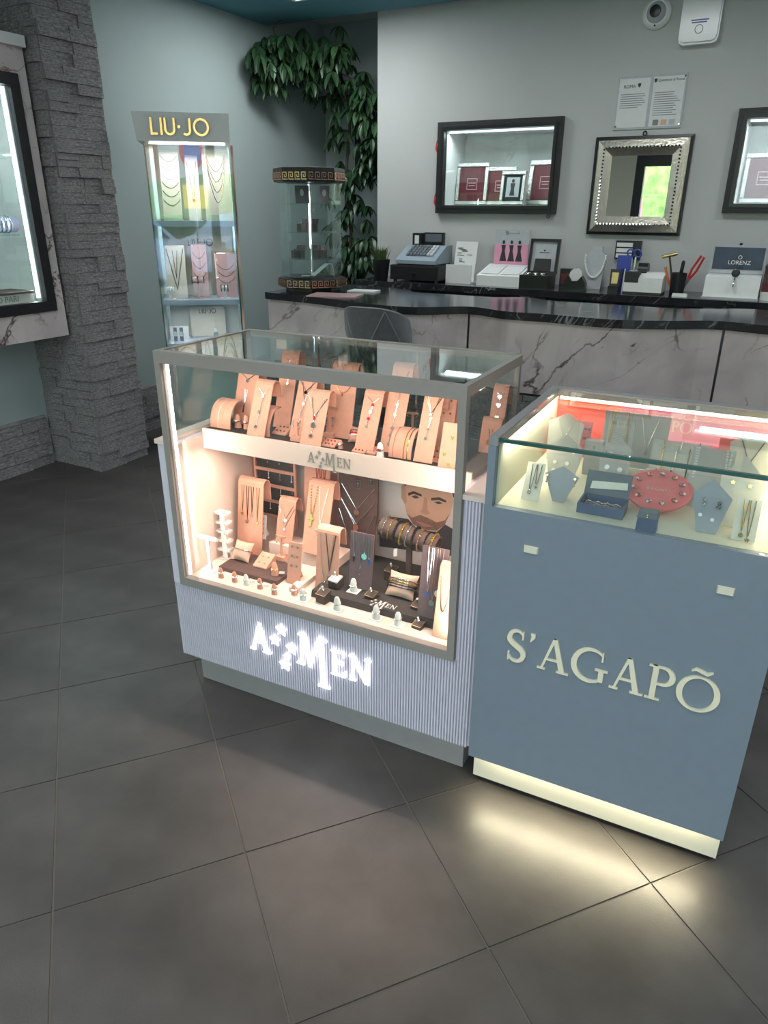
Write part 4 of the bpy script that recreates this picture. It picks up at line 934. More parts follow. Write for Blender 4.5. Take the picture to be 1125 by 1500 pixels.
Z1, Z2, Z3 = lzone(sz[0]), lzone(sz[1]), lzone(z3)
s = bent_stand(Z1, 'tall cream stand layered with necklaces in the white cabinet', 246, 221, .20, 27, 'sag_card_cream', .25)
for k in range(6): necklace(s, ORD[k]+' dark chain down the tall cream stand', 'dark_metal', .44, .97-.13*k, .09, False, group='layered dark chains', r=.0016)
s = bent_stand(Z1, 'cream stand with fine gold chains at right in the white cabinet', 314, 219, .20, 38, 'sag_card_cream', .25)
for k in range(4): necklace(s, ORD[k]+' fine rose gold chain on the right cream stand', 'rose_gold', .36, .97-.03*k, .25+.12*k, False, group='fine rose gold chains', r=.0014)
s = bent_stand(Z1, 'white card stand with a red heart in the white cabinet', 279, 228, .24, 18, 'white', .2)
necklace(s, 'necklace with a red heart on the white card', 'dark_metal', .38, .95, .6, True, 'heart', .01, 'gem_red')
for k, px in enumerate((250, 318)):
    p = Z1.hit(px, 300, .06); tag(MB().box(-.06, .06, -.025, .025, .0005, .035).build('acrylic_riser', 'glass_shelf', None, (p.x, p.y, Z1.z), LA), ('clear block at left on the upper cabinet shelf', 'clear block at right on the upper cabinet shelf')[k], 'riser')
def brand_card(zone, label, px, pyt, yy, wpx, hpx_, size):
    p = zone.hit(px, pyt, yy); t = thing('brand_card', label, 'sign', (p.x, p.y, zone.z), LA); w_ = wpx*dep(p)/FPX; h = p.z-zone.z
    MB().box(-w_/2, w_/2, 0, .006, .0005, h).build('card', 'sag_card_cream', t); word('LIU.JO', sans, t, (-size*1.8, -.0002, h-size*1.45), (1, 0, 0), (0, 0, 1), (0, -1, 0), size, .001, 'charcoal', .07)
brand_card(Z2, 'wide lettered backing card on the middle cabinet shelf', 292, 345, .33, 92, 0, .043)
brand_card(Z3, 'small lettered card on the bottom cabinet shelf', 303, 449, .30, 50, 0, .03)
s = bent_stand(Z2, 'cream bust with dark bead strands in the white cabinet', 255, 360, .2, 28, 'sag_card_cream', .22)
necklace(s, 'long dark bead strand on the cream bust', 'dark_metal', .42, .98, .8, True, beads=.0028); necklace(s, 'short dark bead strand on the cream bust', 'dark_metal', .12, .95, .55, True, beads=.0022)
s = bent_stand(Z2, 'narrow pink stand in the middle of the white cabinet', 290, 358, .22, 22, 'liujo_pink', .25)
for k in range(3): necklace(s, ORD[k]+' dark chain down the narrow pink stand', 'dark_metal', .4, .9-.2*k, .12, False, group='chains on the narrow pink stand', r=.0014)
s = bent_stand(Z2, 'round topped pink stand at right in the white cabinet', 329, 370, .22, 30, 'liujo_pink', .25)
for k in range(3): necklace(s, ORD[k]+' dark chain down the round topped pink stand', 'dark_metal', .42, .8-.16*k, .14, False, group='chains on the round pink stand', r=.0014)
def roll(zone, label, px, py, yy, L_, r, mt, nb, bm, lab2, tilt=0, turn=0, br=.003, stand=None, var=None):
    p = zone.hit(px, py, yy); t = thing('bracelet_roll', label, 'display roll', (p.x, p.y, zone.z), zone.rz+turn); zc = max(r+.0005, p.z-zone.z)
    rot = Matrix.Translation((0, 0, zc)) @ Matrix.Rotation(tilt, 4, 'Y')
    MB().lathe([(r*.86, -L_/2+.004), (r*.86, -L_/2), (r, -L_/2), (r, L_/2), (r*.86, L_/2), (r*.86, L_/2-.02)], 24, (0, 0, 0), 'x').xf(rot).build('tube', mt, t)
    if zc > r*1.5: MB().box(-.008, .008, -.006, .006, .004, zc-r*.9).box(-.03, .03, -.03, .03, .0003, .005).build('stand', mt, t)
    for k in range(nb):
        x = -L_*.42+L_*.84*k/max(1, nb-1); b = MB(); rr = br*(1 if not var else var[k % len(var)]); mm = bm if isinstance(bm, str) else bm[k % len(bm)]
        n_ = 26
        for i in range(n_): b.sphere((x, (r+rr*.8)*math.cos(2*math.pi*i/n_), (r+rr*.8)*math.sin(2*math.pi*i/n_)), rr*1.25, 6)
        b.torus((x, 0, 0), r+rr*.5, rr*.7, 24, 5, (1, 0, 0)); tag(b.xf(rot).build('bracelet', mm, None, (p.x, p.y, zone.z), zone.rz+turn), ORD[k]+' '+lab2+' from the left', 'bracelet', lab2)
    return t
roll(Z2, 'brown bracelet roll on the middle cabinet shelf', 290, 410, .12, .085, .018, 'liujo_pink', 3, 'dark_metal', 'bracelet on the brown cabinet roll')
roll(Z2, 'white bracelet roll at left on the middle cabinet shelf', 250, 424, .07, .05, .016, 'white', 3, 'silver', 'bracelet on the left white roll')
roll(Z2, 'white bracelet roll at right on the middle cabinet shelf', 329, 422, .10, .05, .016, 'white', 3, 'dark_metal', 'bracelet on the right white roll')
for k, (px, nm, mt) in enumerate(((256, 'dark blue strap watch at left on the bottom shelf', 'watch_blue'), (265, 'dark blue strap watch second on the bottom shelf', 'watch_blue'), (316, 'pale blue watch on the bottom cabinet shelf', 'shelf_blue'))):
    p = Z3.hit(px, 480 if k < 2 else 482, .12); t = thing('watch', nm, 'watch', (p.x, p.y, z3), LA); h = p.z-z3
    MB().strip([(0, 0.001), (.004, h*.5), (.01, h)], -.004, -.011, .011).build('strap', mt, t); MB().lathe([(.016, -.004), (.016, -.009)], 18, (0, 0, h*.55), 'y').build('watch_case', 'silver', t)
p = Z3.hit(262, 478, .2); tag(MB().box(-.06, .06, 0, .01, .0005, p.z-z3).build('watch_board', 'white', None, (p.x, p.y, z3), LA), 'white board behind the blue watches', 'board')

# ================================================================== FACETED CYLINDER DISPLAY
p = at(458, 424, CZ); rr = 48*dep(p)/FPX; zt = zat(455, 246, p)-CZ
t = thing('cylinder_display', 'octagonal glass display with Greek key bands on the counter', 'display cabinet', (p.x, p.y, CZ), R(10))
CYP = p; A0 = R(22.5)
MB().lathe([(rr*.8, .0), (rr*.8, .02), (rr*1.0, .022), (rr*1.04, .05), (rr*1.0, .075), (rr*.9, .085)], 8, a0=A0).build('base', 'black', t)
MB().lathe([(rr*.9, zt-.085), (rr*1.02, zt-.08), (rr*1.04, zt-.045), (rr*1.02, zt-.005), (rr*.9, zt)], 8, a0=A0).build('top', 'black', t)
key = [(0, 0, 1, .12), (0, 0, .12, 1), (0, .88, .8, 1), (.68, .3, .8, 1), (.32, .3, .8, .42), (.32, .3, .44, .7), (.9, 0, 1.0, .12)]
for zk in (zt-.075, .024):
    for i in range(8):
        a = A0+R(45*i+22.5); c = Vector((math.cos(a), math.sin(a), 0)); s_ = Vector((-c.y, c.x, 0)); ri = rr*1.03*math.cos(R(22.5))+.001; L_ = 2*rr*1.0*math.sin(R(22.5)); b = MB(); m_ = 4
        for k in range(m_):
            for (xa, za, xb, zb2) in key:
                u0, u1 = (-L_/2+L_/m_*(k+xa*.9)), (-L_/2+L_/m_*(k+xb*.9)); h = .042
                b.prism([(u0, za*h), (u1, za*h), (u1, zb2*h), (u0, zb2*h)], c*ri+Vector((0, 0, zk+.004)), s_, Vector((0, 0, 1)), c*.003)
        b.build('greek_key', 'rose_gold', t)
for i in range(8):
    a0, a1 = A0+R(45*i), A0+R(45*i+45); q0, q1 = [Vector((math.cos(a)*rr*.9, math.sin(a)*rr*.9, 0)) for a in (a0, a1)]; d = (q1-q0).normalized()*.0015; nn = Vector((d.y, -d.x, 0)).normalized()*.004
    MB().hexa([q0+d-nn+Vector((0, 0, .086)), q1-d-nn+Vector((0, 0, .086)), q1-d+Vector((0, 0, .086)), q0+d+Vector((0, 0, .086))], [q0+d-nn+Vector((0, 0, zt-.086)), q1-d-nn+Vector((0, 0, zt-.086)), q1-d+Vector((0, 0, zt-.086)), q0+d+Vector((0, 0, zt-.086))]).build('pane', 'glass', t)
MB().cyl((0, 0, .086), .010, zt-.172, 12).build('pole', 'chrome', t)
MB().box(-.003, .003, -.016, -.011, .25, zt-.09).build('led_strip', 'led_cold', t)
area(t, (0, -.02, zt*.6), (R(90), 0, 0), .02, .3, 1.2, (.9, .98, 1))
shz = []
for py_ in (299, 340, 378):
    z = zat(455, py_, p)-CZ; shz.append(z); MB().lathe([(rr*.80, z-.003), (rr*.80, z+.003)], 8, a0=A0).build('shelf', 'glass_shelf', t)
r2 = random.Random(4); nb = 0
desc = ['second shelf at far left', 'second shelf left of the pole', 'second shelf near the pole', 'second shelf at right', 'third shelf at far left', 'third shelf left of the pole', 'third shelf at right', 'third shelf at far right']
for k, (px, py_, si) in enumerate(((428, 338, 1), (441, 337, 1), (451, 336, 1), (472, 336, 1), (428, 377, 2), (440, 377, 2), (463, 377, 2), (473, 377, 2))):
    q = at(px, py_, CZ+shz[si]+.003); q = CYP+(q-CYP).normalized()*min((q-CYP).length, rr*.52) if False else q; dv = Vector((q.x-CYP.x, q.y-CYP.y, 0)); dv = dv*min(1, rr*.48/max(dv.length, 1e-4)); q = Vector((CYP.x+dv.x, CYP.y+dv.y, q.z)); o = thing('ring_box', 'small dark ring box on the %s of the cylinder' % desc[k], 'box', (q.x, q.y, CZ+shz[si]+.0035), R(r2.uniform(-30, 30)))
    MB().box(-.022, .022, -.02, .02, 0, .042).build('box_body', 'espresso', o); MB().prism([(-.022, 0), (.022, 0), (.022, .03), (-.022, .03)], (0, .018, .042), (1, 0, 0), (0, .25, 1), (0, .006, 0)).build('lid', 'brown', o); MB().sphere((0, -.004, .046), .007, 8).build('jewel', 'silver', o)
for k, (px, w_, mt, lb) in enumerate(((452, .03, 'espresso', 'dark leaning card left on the top shelf of the cylinder'), (460, .045, 'espresso', 'dark photo card on the top shelf of the cylinder'), (483, .03, 'mauve', 'mauve card at right on the top shelf of the cylinder'))):
    q = Vector((CYP.x+(-.07, .0, .085)[k], CYP.y+(-.02, -.08, .03)[k], 0)); o = thing('display_card', lb, 'card', (q.x, q.y, CZ+shz[0]+.0035), R((-30, 10, 20)[k])); MB().prism([(-w_, 0), (w_, 0), (w_, .10), (-w_, .10)], (0, 0, 0), (1, 0, 0), (-.12 if k < 2 else 0, .2, 1), (0, .006, 0)).build('card', mt, o); MB().prism(oval(.025, .04, 14, 0, .06), (0, -.001, 0), (1, 0, 0), (-.12 if k < 2 else 0, .2, 1), (0, .0006, 0)).build('print', 'paper_grey', o)
q = Vector((CYP.x+.03, CYP.y-.04, 0)); o = thing('shoe_stand', 'white curved display ramp at the bottom of the cylinder', 'display stand', (q.x, q.y, CZ+.0865), R(25))
MB().strip([(0, 0), (.03, .02), (.07, .05), (.10, .07), (.12, .07), (.13, .04), (.135, 0)], -.004, -.03, .03).xf(Matrix.Rotation(R(-60), 4, 'Z')).build('ramp', 'white', o)
MB().box(-.07, -.02, -.02, .02, 0, .004).build('base', 'white', o)

# ================================================================== CLIMBING PLANT
pl = thing('climbing_plant', 'tall climbing umbrella plant reaching across the niche corner', 'plant', (atY(512, 420, 5.72).x, 5.72, 0))
PO = Vector(pl.location)
path = [PO+Vector((0, 0, .05))]+[atY(x, y, Y) for x, y, Y in ((512, 400, 5.72), (514, 330, 5.72), (508, 250, 5.7), (512, 180, 5.68), (505, 130, 5.6), (480, 105, 5.5), (450, 88, 5.4))]+[atX(415, 70, -3.72), atX(392, 66, -3.80)]
path = [Vector(p_) for p_ in path]; cp = catmull([p_-PO for p_ in path], 6)
MB().tube(cp, [.016-.009*i/len(cp) for i in range(len(cp))], 7).build('stem', 'stem', pl)
MB().lathe([(.13, 0), (.14, .01), (.17, .28), (.175, .30), (.155, .30), (.15, .26)], 22).build('pot', 'pot_black', pl)
branch = [[cp[-8], atX(400, 45, -3.75)-PO, atX(412, 30, -3.7)-PO], [cp[-14], atY(520, 118, 5.5)-PO, atY(532, 145, 5.5)-PO, atY(546, 190, 5.55)-PO, atY(543, 240, 5.6)-PO], [cp[8], atY(530, 360, 5.55)-PO, atY(545, 372, 5.5)-PO], [cp[-11], atY(470, 70, 5.4)-PO, atY(496, 80, 5.4)-PO], [cp[-4], atX(385, 95, -3.78)-PO, atX(408, 118, -3.7)-PO]]
allpts = []
for a_, b_ in zip(cp[4:-1], cp[5:]):
    for k in range(max(1, int((b_-a_).length/.035))): allpts.append((a_.lerp(b_, random.random()), .17))
for br_ in branch:
    c_ = catmull(br_, 5); MB().tube(c_, .005, 5).build('branch', 'stem', pl); allpts += [(q, .09) for q in c_]*2
def leafmesh(nm, mt):
    b = MB(); n = 5; L_, W_ = .125, .045; vs = []; fs = []
    for i in range(n+1):
        t_ = i/n; wv = W_/2*math.sin(math.pi*(t_*.93+.05))**.8; y = L_*t_; z = -.35*L_*t_*t_
        vs += [(-wv, y, z+.006*math.sin(math.pi*t_)), (0, y, z-.003), (wv, y, z+.006*math.sin(math.pi*t_))]
    for i in range(n): fs += [(3*i, 3*i+1, 3*i+4, 3*i+3), (3*i+1, 3*i+2, 3*i+5, 3*i+4)]
    k = len(vs); vs += [(v[0], v[1], v[2]-.0008) for v in vs]; fs += [tuple(j+k for j in f)[::-1] for f in fs]
    b.add(vs, fs, True); return b.mesh(nm, mt)
lm = [leafmesh('leaf', 'leaf'), leafmesh('leaf', 'leaf_light')]
r2 = random.Random(11); cnt = 0; stuff = MB()
for wv in range(300):
    q, sp = r2.choice(allpts); c = q+Vector((r2.gauss(0, sp*.62), r2.gauss(0, sp*.5), r2.gauss(0, sp*.55)-.01))
    w0 = c+PO
    if w0.x < XL+.05: c.x += XL+.06-w0.x
    if w0.y > 6.0: c.y -= .15
    if w0.z > 2.70 and w0.y < YB: c.z -= w0.z-2.70+.02
    if w0.z < 1.0: c.x += .05
    if w0.x > NX-.07 and w0.y > YB-.08: c.x -= (w0.x-NX+.08)
    a0 = r2.uniform(0, 6.28); nl = r2.choice((5, 6, 7)); dr = r2.uniform(-.95, -.35); sc_ = r2.uniform(.75, 1.2); li = 1 if r2.random() < .25 else 0
    for k in range(nl):
        az = a0+6.283*k/nl+r2.uniform(-.15, .15); e = (dr+r2.uniform(-.25, .25), 0, az)
        tip = c+PO+(Matrix.Rotation(az, 3, 'Z') @ Vector((0, .11*sc_, 0)))
        if tip.x < XL+.01 or (tip.x > NX-.012 and tip.y > YB-.02) or tip.y > 6.1: continue
        if cnt < 300 and wv % 5 == 0: inst('leaf', lm[li], pl, c, e, (sc_,)*3); cnt += 1
        else:
            mm = Matrix.Translation(c) @ Matrix.Rotation(az, 4, 'Z') @ Matrix.Rotation(e[0], 4, 'X') @ Matrix.Scale(sc_, 4)
            me_ = lm[0]; stuff.add([mm @ v.co for v in me_.vertices], [tuple(p_.vertices) for p_ in me_.polygons], True)
o = stuff.build('foliage', 'leaf', pl); o['kind'] = 'stuff'
# window in the niche behind the plant
A_, B_2 = atY(520, 140, 6.1), atY(560, 250, 6.1)
wn2 = struct(thing('window_2', 'x', 'x', (0, 6.118, 0))); del wn2['label']; del wn2['category']
xx0, xx1, zz0, zz1 = A_.x, NX+.3, B_2.z, A_.z
MB().box(xx0, xx1, -.03, 0, zz0, zz0+.05).box(xx0, xx1, -.03, 0, zz1-.05, zz1).box(xx0, xx0+.05, -.03, 0, zz0+.05, zz1-.05).box(xx0+.22, xx0+.25, -.03, 0, zz0+.05, zz1-.05).build('window_frame', 'dark_frame', wn2)
MB().box(xx0+.05, xx1, -.012, -.002, zz0+.05, zz1-.05).build('pane', 'marble_white', wn2)

# ================================================================== QUILTED STOOL
c0 = atY(549, 450, 3.02); SW = 104*dep(c0)/FPX/2
st = thing('bar_stool', 'grey quilted bar stool standing before the marble counter', 'stool', (c0.x-.085, 3.26, 0), R(186))
zt = c0.z; zs = .62
vs = []; n, m_ = 22, 12
def shell(u, v):   # u -1..1 around, v 0..1 up
    a = u*R(88); wd_ = (SW*(.72+.28*v**.7))*(1-.10*max(0, v-.75)*4*abs(u)**2); top = zs+(zt-zs)*v*(1-.20*abs(u)**2.5)
    return Vector((math.sin(a)*wd_, .30-.26*(1-math.cos(a))*1.0-.06+.05*v, top))
b = MB()
for th in (0, 1):
    k = [(shell(i/n*2-1, j/m_)+Vector((0, -.03*th*(1 if True else 0), 0))) for i in range(n+1) for j in range(m_+1)]
    f = []
    for i in range(n):
        for j in range(m_):
            q = (i*(m_+1)+j, (i+1)*(m_+1)+j, (i+1)*(m_+1)+j+1, i*(m_+1)+j+1); f.append(q[::-1] if not th else q)
    b.add(k, f, True)
N1 = (n+1)*(m_+1); rim = [i*(m_+1)+m_ for i in range(n+1)]; e0 = [j for j in range(m_+1)]; e1_ = [n*(m_+1)+j for j in range(m_+1)]; bt = [i*(m_+1) for i in range(n+1)]
for ed in (rim, e0, e1_, bt):
    for a, c in zip(ed[:-1], ed[1:]): b.f.append((a, c, c+N1, a+N1)); b.sm.append(True)
b.build('backrest', 'velvet', st)
for (u0, v0), (u1, v1) in (((-.95, .45), (-.45, .98)), ((-.45, .98), (0, .42)), ((0, .42), (.45, .98)), ((.45, .98), (.95, .45)), ((-.95, .45), (-.5, .05)), ((0, .42), (-.5, .05)), ((0, .42), (.5, .05)), ((.95, .45), (.5, .05))):
    MB().tube([shell(u0+(u1-u0)*k/8, v0+(v1-v0)*k/8)+Vector((0, .002, 0)) for k in range(9)], .0032, 5).build('seam', 'velvet_seam', st)
MB().lathe([(.02, zs-.05), (SW*.9, zs-.045), (SW*.98, zs-.01), (SW*.95, zs+.035), (SW*.6, zs+.05), (.001, zs+.052)], 24, (0, .03, 0)).build('seat', 'velvet', st)
MB().cyl((0, .03, .03), .025, zs-.08, 14).build('column', 'black', st)
MB().lathe([(.20, 0), (.205, .01), (.18, .022), (.04, .035)], 28, (0, .03, 0)).build('foot_plate', 'black', st)
MB().torus((0, -.06, .28), .12, .009, 22, 6).build('footrest', 'dark_metal', st)

# ================================================================== A-MEN SHOWCASE
AO = Vector((-1.552, 1.458, 0)); AR = R(1.8); AW, AD, AZ = 1.015, .44, 1.135
am = thing('jewellery_showcase', 'pale ribbed showcase with lit lettering and peach jewellery stands', 'showcase', AO, AR)
g0, g1 = .030, .962; GZ, LZ, UZ = .425, .815, .872      # glass bottom, lip bottom, upper shelf
BZ0 = .125
MB().box(.025, AW-.03, .055, AD-.02, 0, BZ0).build('plinth', 'plinth_grey', am)
MB().box(0, AW, .012, AD, BZ0, GZ-.03).build('lower_body', 'lavender', am)
def ribs(x0, x1, z0, z1, nm):
    b = MB(); x = x0; pw = .0085; pr = []
    while x < x1-pw*.5: pr += [(x, 0.008), (x+pw*.22, 0), (x+pw*.72, 0), (x+pw*.94, .008)]; x += pw
    pr.append((x1, .008)); vs = [(a, y, z) for z in (z0, z1) for a, y in pr]; n = len(pr)
    vs += [(x0, .012, z0), (x1, .012, z0), (x0, .012, z1), (x1, .012, z1)]
    f = [(i, i+1, n+i+1, n+i) for i in range(n-1)]+[tuple(range(n))[::-1]+(2*n, 2*n+1), tuple(range(n, 2*n))+(2*n+3, 2*n+2)]
    b.add(vs, f); return b.build(nm, 'lavender', am)
ribs(0, g1+.004, BZ0, GZ-.032, 'ribbed_front'); ribs(g1+.007, AW, BZ0, UZ-.014, 'ribbed_side_front')
MB().box(0, g0-.002, .0, .012, GZ-.03, UZ-.014).build('side_front', 'lavender', am)
# shoulders beside the glass box
MB().box(0, g0+.02, .012, AD, GZ-.03, UZ-.014).build('shoulder', 'lavender', am); MB().box(g1-.02, AW, .012, AD, GZ-.03, UZ-.014).build('shoulder', 'lavender', am)
MB().box(-.008, g0, -.004, AD+.004, UZ-.013, UZ).build('ledge', 'blush_white', am); MB().box(g1, AW+.006, .0, AD+.004, UZ-.013, UZ).build('ledge', 'blush_white', am)
# frame
fw_ = .020
for a in (g0, g1-fw_):
    MB().box(a, a+fw_, -.006, .016, GZ-.028, AZ).build('front_post', 'taupe', am); MB().box(a, a+fw_*.7, AD-.016, AD, UZ+.001, AZ).build('rear_post', 'taupe', am)
MB().box(g0+fw_, g1-fw_, -.006, .016, GZ-.028, GZ).build('bottom_rail', 'taupe', am)
MB().box(g0+fw_, g1-fw_, -.006, .016, AZ-.034, AZ).build('top_rail', 'taupe', am); MB().box(g0+fw_*.7, g1-fw_*.7, AD-.016, AD, AZ-.02, AZ).build('rear_rail', 'taupe', am)
for a in (g0, g1-.016): MB().box(a, a+.016, .0165, AD-.0165, AZ-.026, AZ).build('side_rail', 'taupe', am)
MB().box(g0+fw_, g1-fw_, .002, .006, GZ, AZ-.034).build('front_pane', 'glass', am)
MB().box(g0+.016, g1-.016, .0165, AD-.0165, AZ-.008, AZ-.002).build('top_pane', 'glass', am)
for a in (g0+.006, g1-.010): MB().box(a, a+.004, .017, AD-.017, UZ+.001, AZ-.027).build('side_pane', 'glass', am)
MB().box(g0+.015, g1-.015, AD-.010, AD-.006, UZ+.001, AZ-.021).build('rear_pane', 'glass', am)
for x in (.30, .64): MB().box(x, x+.006, AD-.012, AD-.004, UZ+.001, AZ-.021).build('door_edge', 'chrome', am)
MB().box(.15, .19, AD-.022, AD-.0165, AZ-.05, AZ-.022).build('lock', 'cream', am)
# inside
MB().box(g0+.021, g1-.021, .017, AD-.02, GZ-.029, GZ).build('inner_floor', 'blush_white', am)
MB().box(g0+.021, g0+.026, .017, AD-.02, GZ, UZ-.015).build('inner_side', 'blush_white', am); MB().box(g1-.026, g1-.021, .017, AD-.02, GZ, UZ-.015).build('inner_side', 'blush_white', am)
MB().box(g0+.026, g1-.026, AD-.03, AD-.02, GZ, UZ-.015).build('inner_back', 'blush_white', am)
LY = .135
MB().box(g0+.022, g1-.022, LY+.008, AD-.02, UZ-.013, UZ).build('upper_shelf', 'charcoal', am)
MB().box(g0+.027, g1-.027, LY, LY+.008, LZ, UZ+.006).build('lip', 'blush_white', am)
MB().box(g0+fw_, g0+fw_+.006, .017, .024, GZ+.002, AZ-.036).build('led_strip', 'led_white', am)
MB().box(g1-fw_-.006, g1-fw_, .017, .024, GZ+.002, AZ-.036).build('led_strip', 'led_white', am)
WARM = (1.0, .71, .585)
area(am, (g0+.035, .03, .78), (R(90), 0, R(-50)), .004, .66, 3.0, WARM); area(am, (g1-.035, .03, .78), (R(90), 0, R(50)), .004, .66, 3.0, WARM)
area(am, ((g0+g1)/2, .03, AZ-.036), (R(28), 0, 0), .85, .012, 5.0, WARM)
area(am, ((g0+g1)/2, LY+.03, LZ-.003), (R(-25), 0, 0), .74, .02, 10.0, WARM)
# lettering on lip and front
def aloc(px, py, y):
    q = plane_hit(px, py, AO+Vector((-math.sin(AR), math.cos(AR), 0))*y, Vector((-math.sin(AR), math.cos(AR), 0))); d = q-AO
    return d.x*math.cos(AR)+d.y*math.sin(AR), q.z
xa, za = aloc(369, 948, 0); xb, zb = aloc(551, 1000, 0)
tot = .80+.06+.86+1.04+.06+(.64+.06+.9)*.78
h = (xb-xa)/tot
word('A*WEN', glyph, am, (xa, -.001, za), (1, 0, 0), (0, 0, 1), (0, -1, 0), h, .006, 'sign_white', .06, [.86, 1, 1.0, .78, .78])
xa, za = aloc(451, 676, LY); xb, zb = aloc(516, 686, LY); h = (xb-xa)/tot
word('A*WEN', glyph, am, (xa, LY-.0002, za), (1, 0, 0), (0, 0, 1), (0, -1, 0), h, .002, 'taupe', .06, [.86, 1, 1.0, .78, .78])

UPZ = Zone(AO, AR, UZ+.0005); LOZ = Zone(AO, AR, GZ+.0005); LOZ.cap = UZ-.018; UPZ.ymin = .150
# ---- upper shelf, left to right
S = bent_stand(UPZ, 'tallest peach stand at left on the upper shelf', 366, 537, .30, 36); necklace(S, 'silver necklace with a small bow on the leftmost tall stand', u=.42, drop=.14, pend='heart', ps=.006); necklace(S, 'long drop necklace on the leftmost tall stand', u=.06, top=.66, drop=.3, pend='bar', ps=.012)
S = bent_stand(UPZ, 'short peach stand before the leftmost tall stand', 388, 559, .21, 31, lean=.4); pendants_col(S, 'silver pendant chain on the short stand before the leftmost', [.06, 0, -.05], [.8, .5, .2], ['heart', 'disc', 'disc'])
S = bent_stand(UPZ, 'slim tall peach stand reaching above the top rail', 427, 515, .34, 29); pendants_col(S, 'silver chain with disc on the slim tall stand', [.0, 0, .05], [.9, .75, .62], ['disc', 'disc', 'heart'], r=.005)
S = bent_stand(UPZ, 'peach stand with a dark pendant right of the slim tall one', 453, 551, .27, 31, lean=.42); necklace(S, 'necklace with dark pendant beside the slim tall stand', u=.4, drop=.16, pend='disc', ps=.005, pmt='gem_black'); pendants_col(S, 'row of silver stars on the stand with dark pendant', [.0, -.05, -.1], [.6, .42, .26], ['star', 'star', 'star'], r=.006)
S = bent_stand(UPZ, 'large peach stand with a red drop left of centre', 468, 574, .18, 36, lean=.4); necklace(S, 'necklace with red drop and silver clover', u=.42, drop=.38, pend='bar', ps=.006, pmt='gem_red'); pendants_col(S, 'silver clover necklace below the red drop', [.0, -.03], [.42, .2], ['disc', 'star'], r=.008)
S = bent_stand(UPZ, 'wide peach stand with gold chain and red bar in the middle', 507, 533, .31, 43, lean=.25); necklace(S, 'plain gold chain on the wide middle stand', 'gold', .44, drop=.2, v=False); necklace(S, 'chain with a row of red stones on the wide middle stand', 'gold', .3, .78, .12, False, 'bar', .005, 'gem_red')
S = bent_stand(UPZ, 'peach stand with red and white drops right of centre', 549, 573, .24, 31, lean=.42); pendants_col(S, 'chain of red and white drops right of centre', [.05, .0, -.04, -.08], [.85, .72, .6, .45], ['red', 'disc', 'red', 'heart'], r=.0045)
S = bent_stand(UPZ, 'very tall peach stand with a silver drop chain right of centre', 592, 534, .29, 33, lean=.38); pendants_col(S, 'long silver chain of small hearts on the very tall stand', [.06, .04, 0, -.04, -.06, -.08], [.72, .58, .46, .3, .2, .1], ['bar', 'heart', 'disc', 'disc', 'heart', 'disc'], r=.0045)
S = bent_stand(UPZ, 'peach stand with gold chain left of the right post', 638, 572, .24, 30, lean=.4); necklace(S, 'gold chain with red pendant near the right post', 'gold', .42, drop=.25, pend='disc', ps=.004, pmt='gem_red'); pendants_col(S, 'silver charms chain near the right post', [.05, .0, -.05], [.66, .5, .36], ['heart', 'star', 'disc'], r=.0045)
S = bent_stand(UPZ, 'square peach earring panel at the right post', 660, 571, .30, 25, curl=False, lean=.2, name='earring_card'); studs(S, 'four tiny gold studs on the square panel', [(-.2, .85), (.2, .85), (-.2, .65), (.2, .65)], 'gold', .0028)
S = bent_stand(UPZ, 'narrow peach panel behind the right post', 681, 571, .33, 20, curl=False, lean=.2, name='earring_card')
S = bent_stand(UPZ, 'tall peach stand with four hearts behind the right side glass', 735, 566, .385, 23, lean=.25); pendants_col(S, 'column of four silver hearts at the right side glass', [.0, 0, 0, 0], [.92, .78, .58, .44], ['heart', 'heart', 'heart', 'heart'], r=.007)
S = bent_stand(UPZ, 'peach stand with a gold medallion at the right side glass', 722, 614, .35, 30, lean=.25); necklace(S, 'gold medallion necklace at the right side glass', 'gold', .1, .8, .35, True, 'disc', .008)
arch_stand(UPZ, 'wide bracelet arch at the left end', 324, 627, 590, 36, bands=((-.34, 'silver', .0014), (-.12, 'gem_white', .0016), (.1, 'dark_metal', .0014), (.3, 'rose_gold', .0012)))
arch_stand(UPZ, 'second bracelet arch above the lip', 384, 638, 600, 28, bands=((-.25, 'dark_metal', .0014), (.0, 'silver', .0014), (.28, 'gold', .0012)))
arch_stand(UPZ, 'bracelet arch with gold bands right of centre', 586, 671, 632, 36, bands=((-.32, 'gem_red', .0016), (-.05, 'silver', .0012), (.16, 'gold', .0020), (.32, 'gold', .0020)))
finger(UPZ, 'first peach finger cone by the left arch', 349, 626, .044); finger(UPZ, 'second peach finger cone by the left arch', 362, 628, .044)
finger(UPZ, 'white finger cone right of the lettering', 557, 669, .042, 'white', 'silver', 'gem_red'); finger(UPZ, 'peach finger cone with tag near the gold bands', 616, 668, .046, tagc=True); finger(UPZ, 'white finger cone before the right post', 667, 676, .048, 'white', 'silver', 'gem_blue')
finger(UPZ, 'tiny peach cone above the lettering', 499, 657, .026); finger(UPZ, 'small peach cone by the clip ring', 436, 622, .024)
tbar(UPZ, 'left earring bar by the second arch', 436, 645, .062, .026, el='silver stud earrings')
tbar(UPZ, 'middle earring bar with tag', 484, 640, .066, .032, el='long silver drops', drop=.02); tbar(UPZ, 'tall earring bar before the wide stand', 502, 637, .08, .036, el='silver hoop earrings', drop=.008, n=3)
tbar(UPZ, 'earring bar right of the bracelet pillow', 543, 650, .078, .036, el='crystal drop earrings'); tbar(UPZ, 'earring bar with gold hearts', 604, 640, .075, .036, em='gold', el='gold heart earrings', drop=.004); tbar(UPZ, 'earring bar with square base near right post', 636, 652, .078, .034, el='silver leaf earrings')
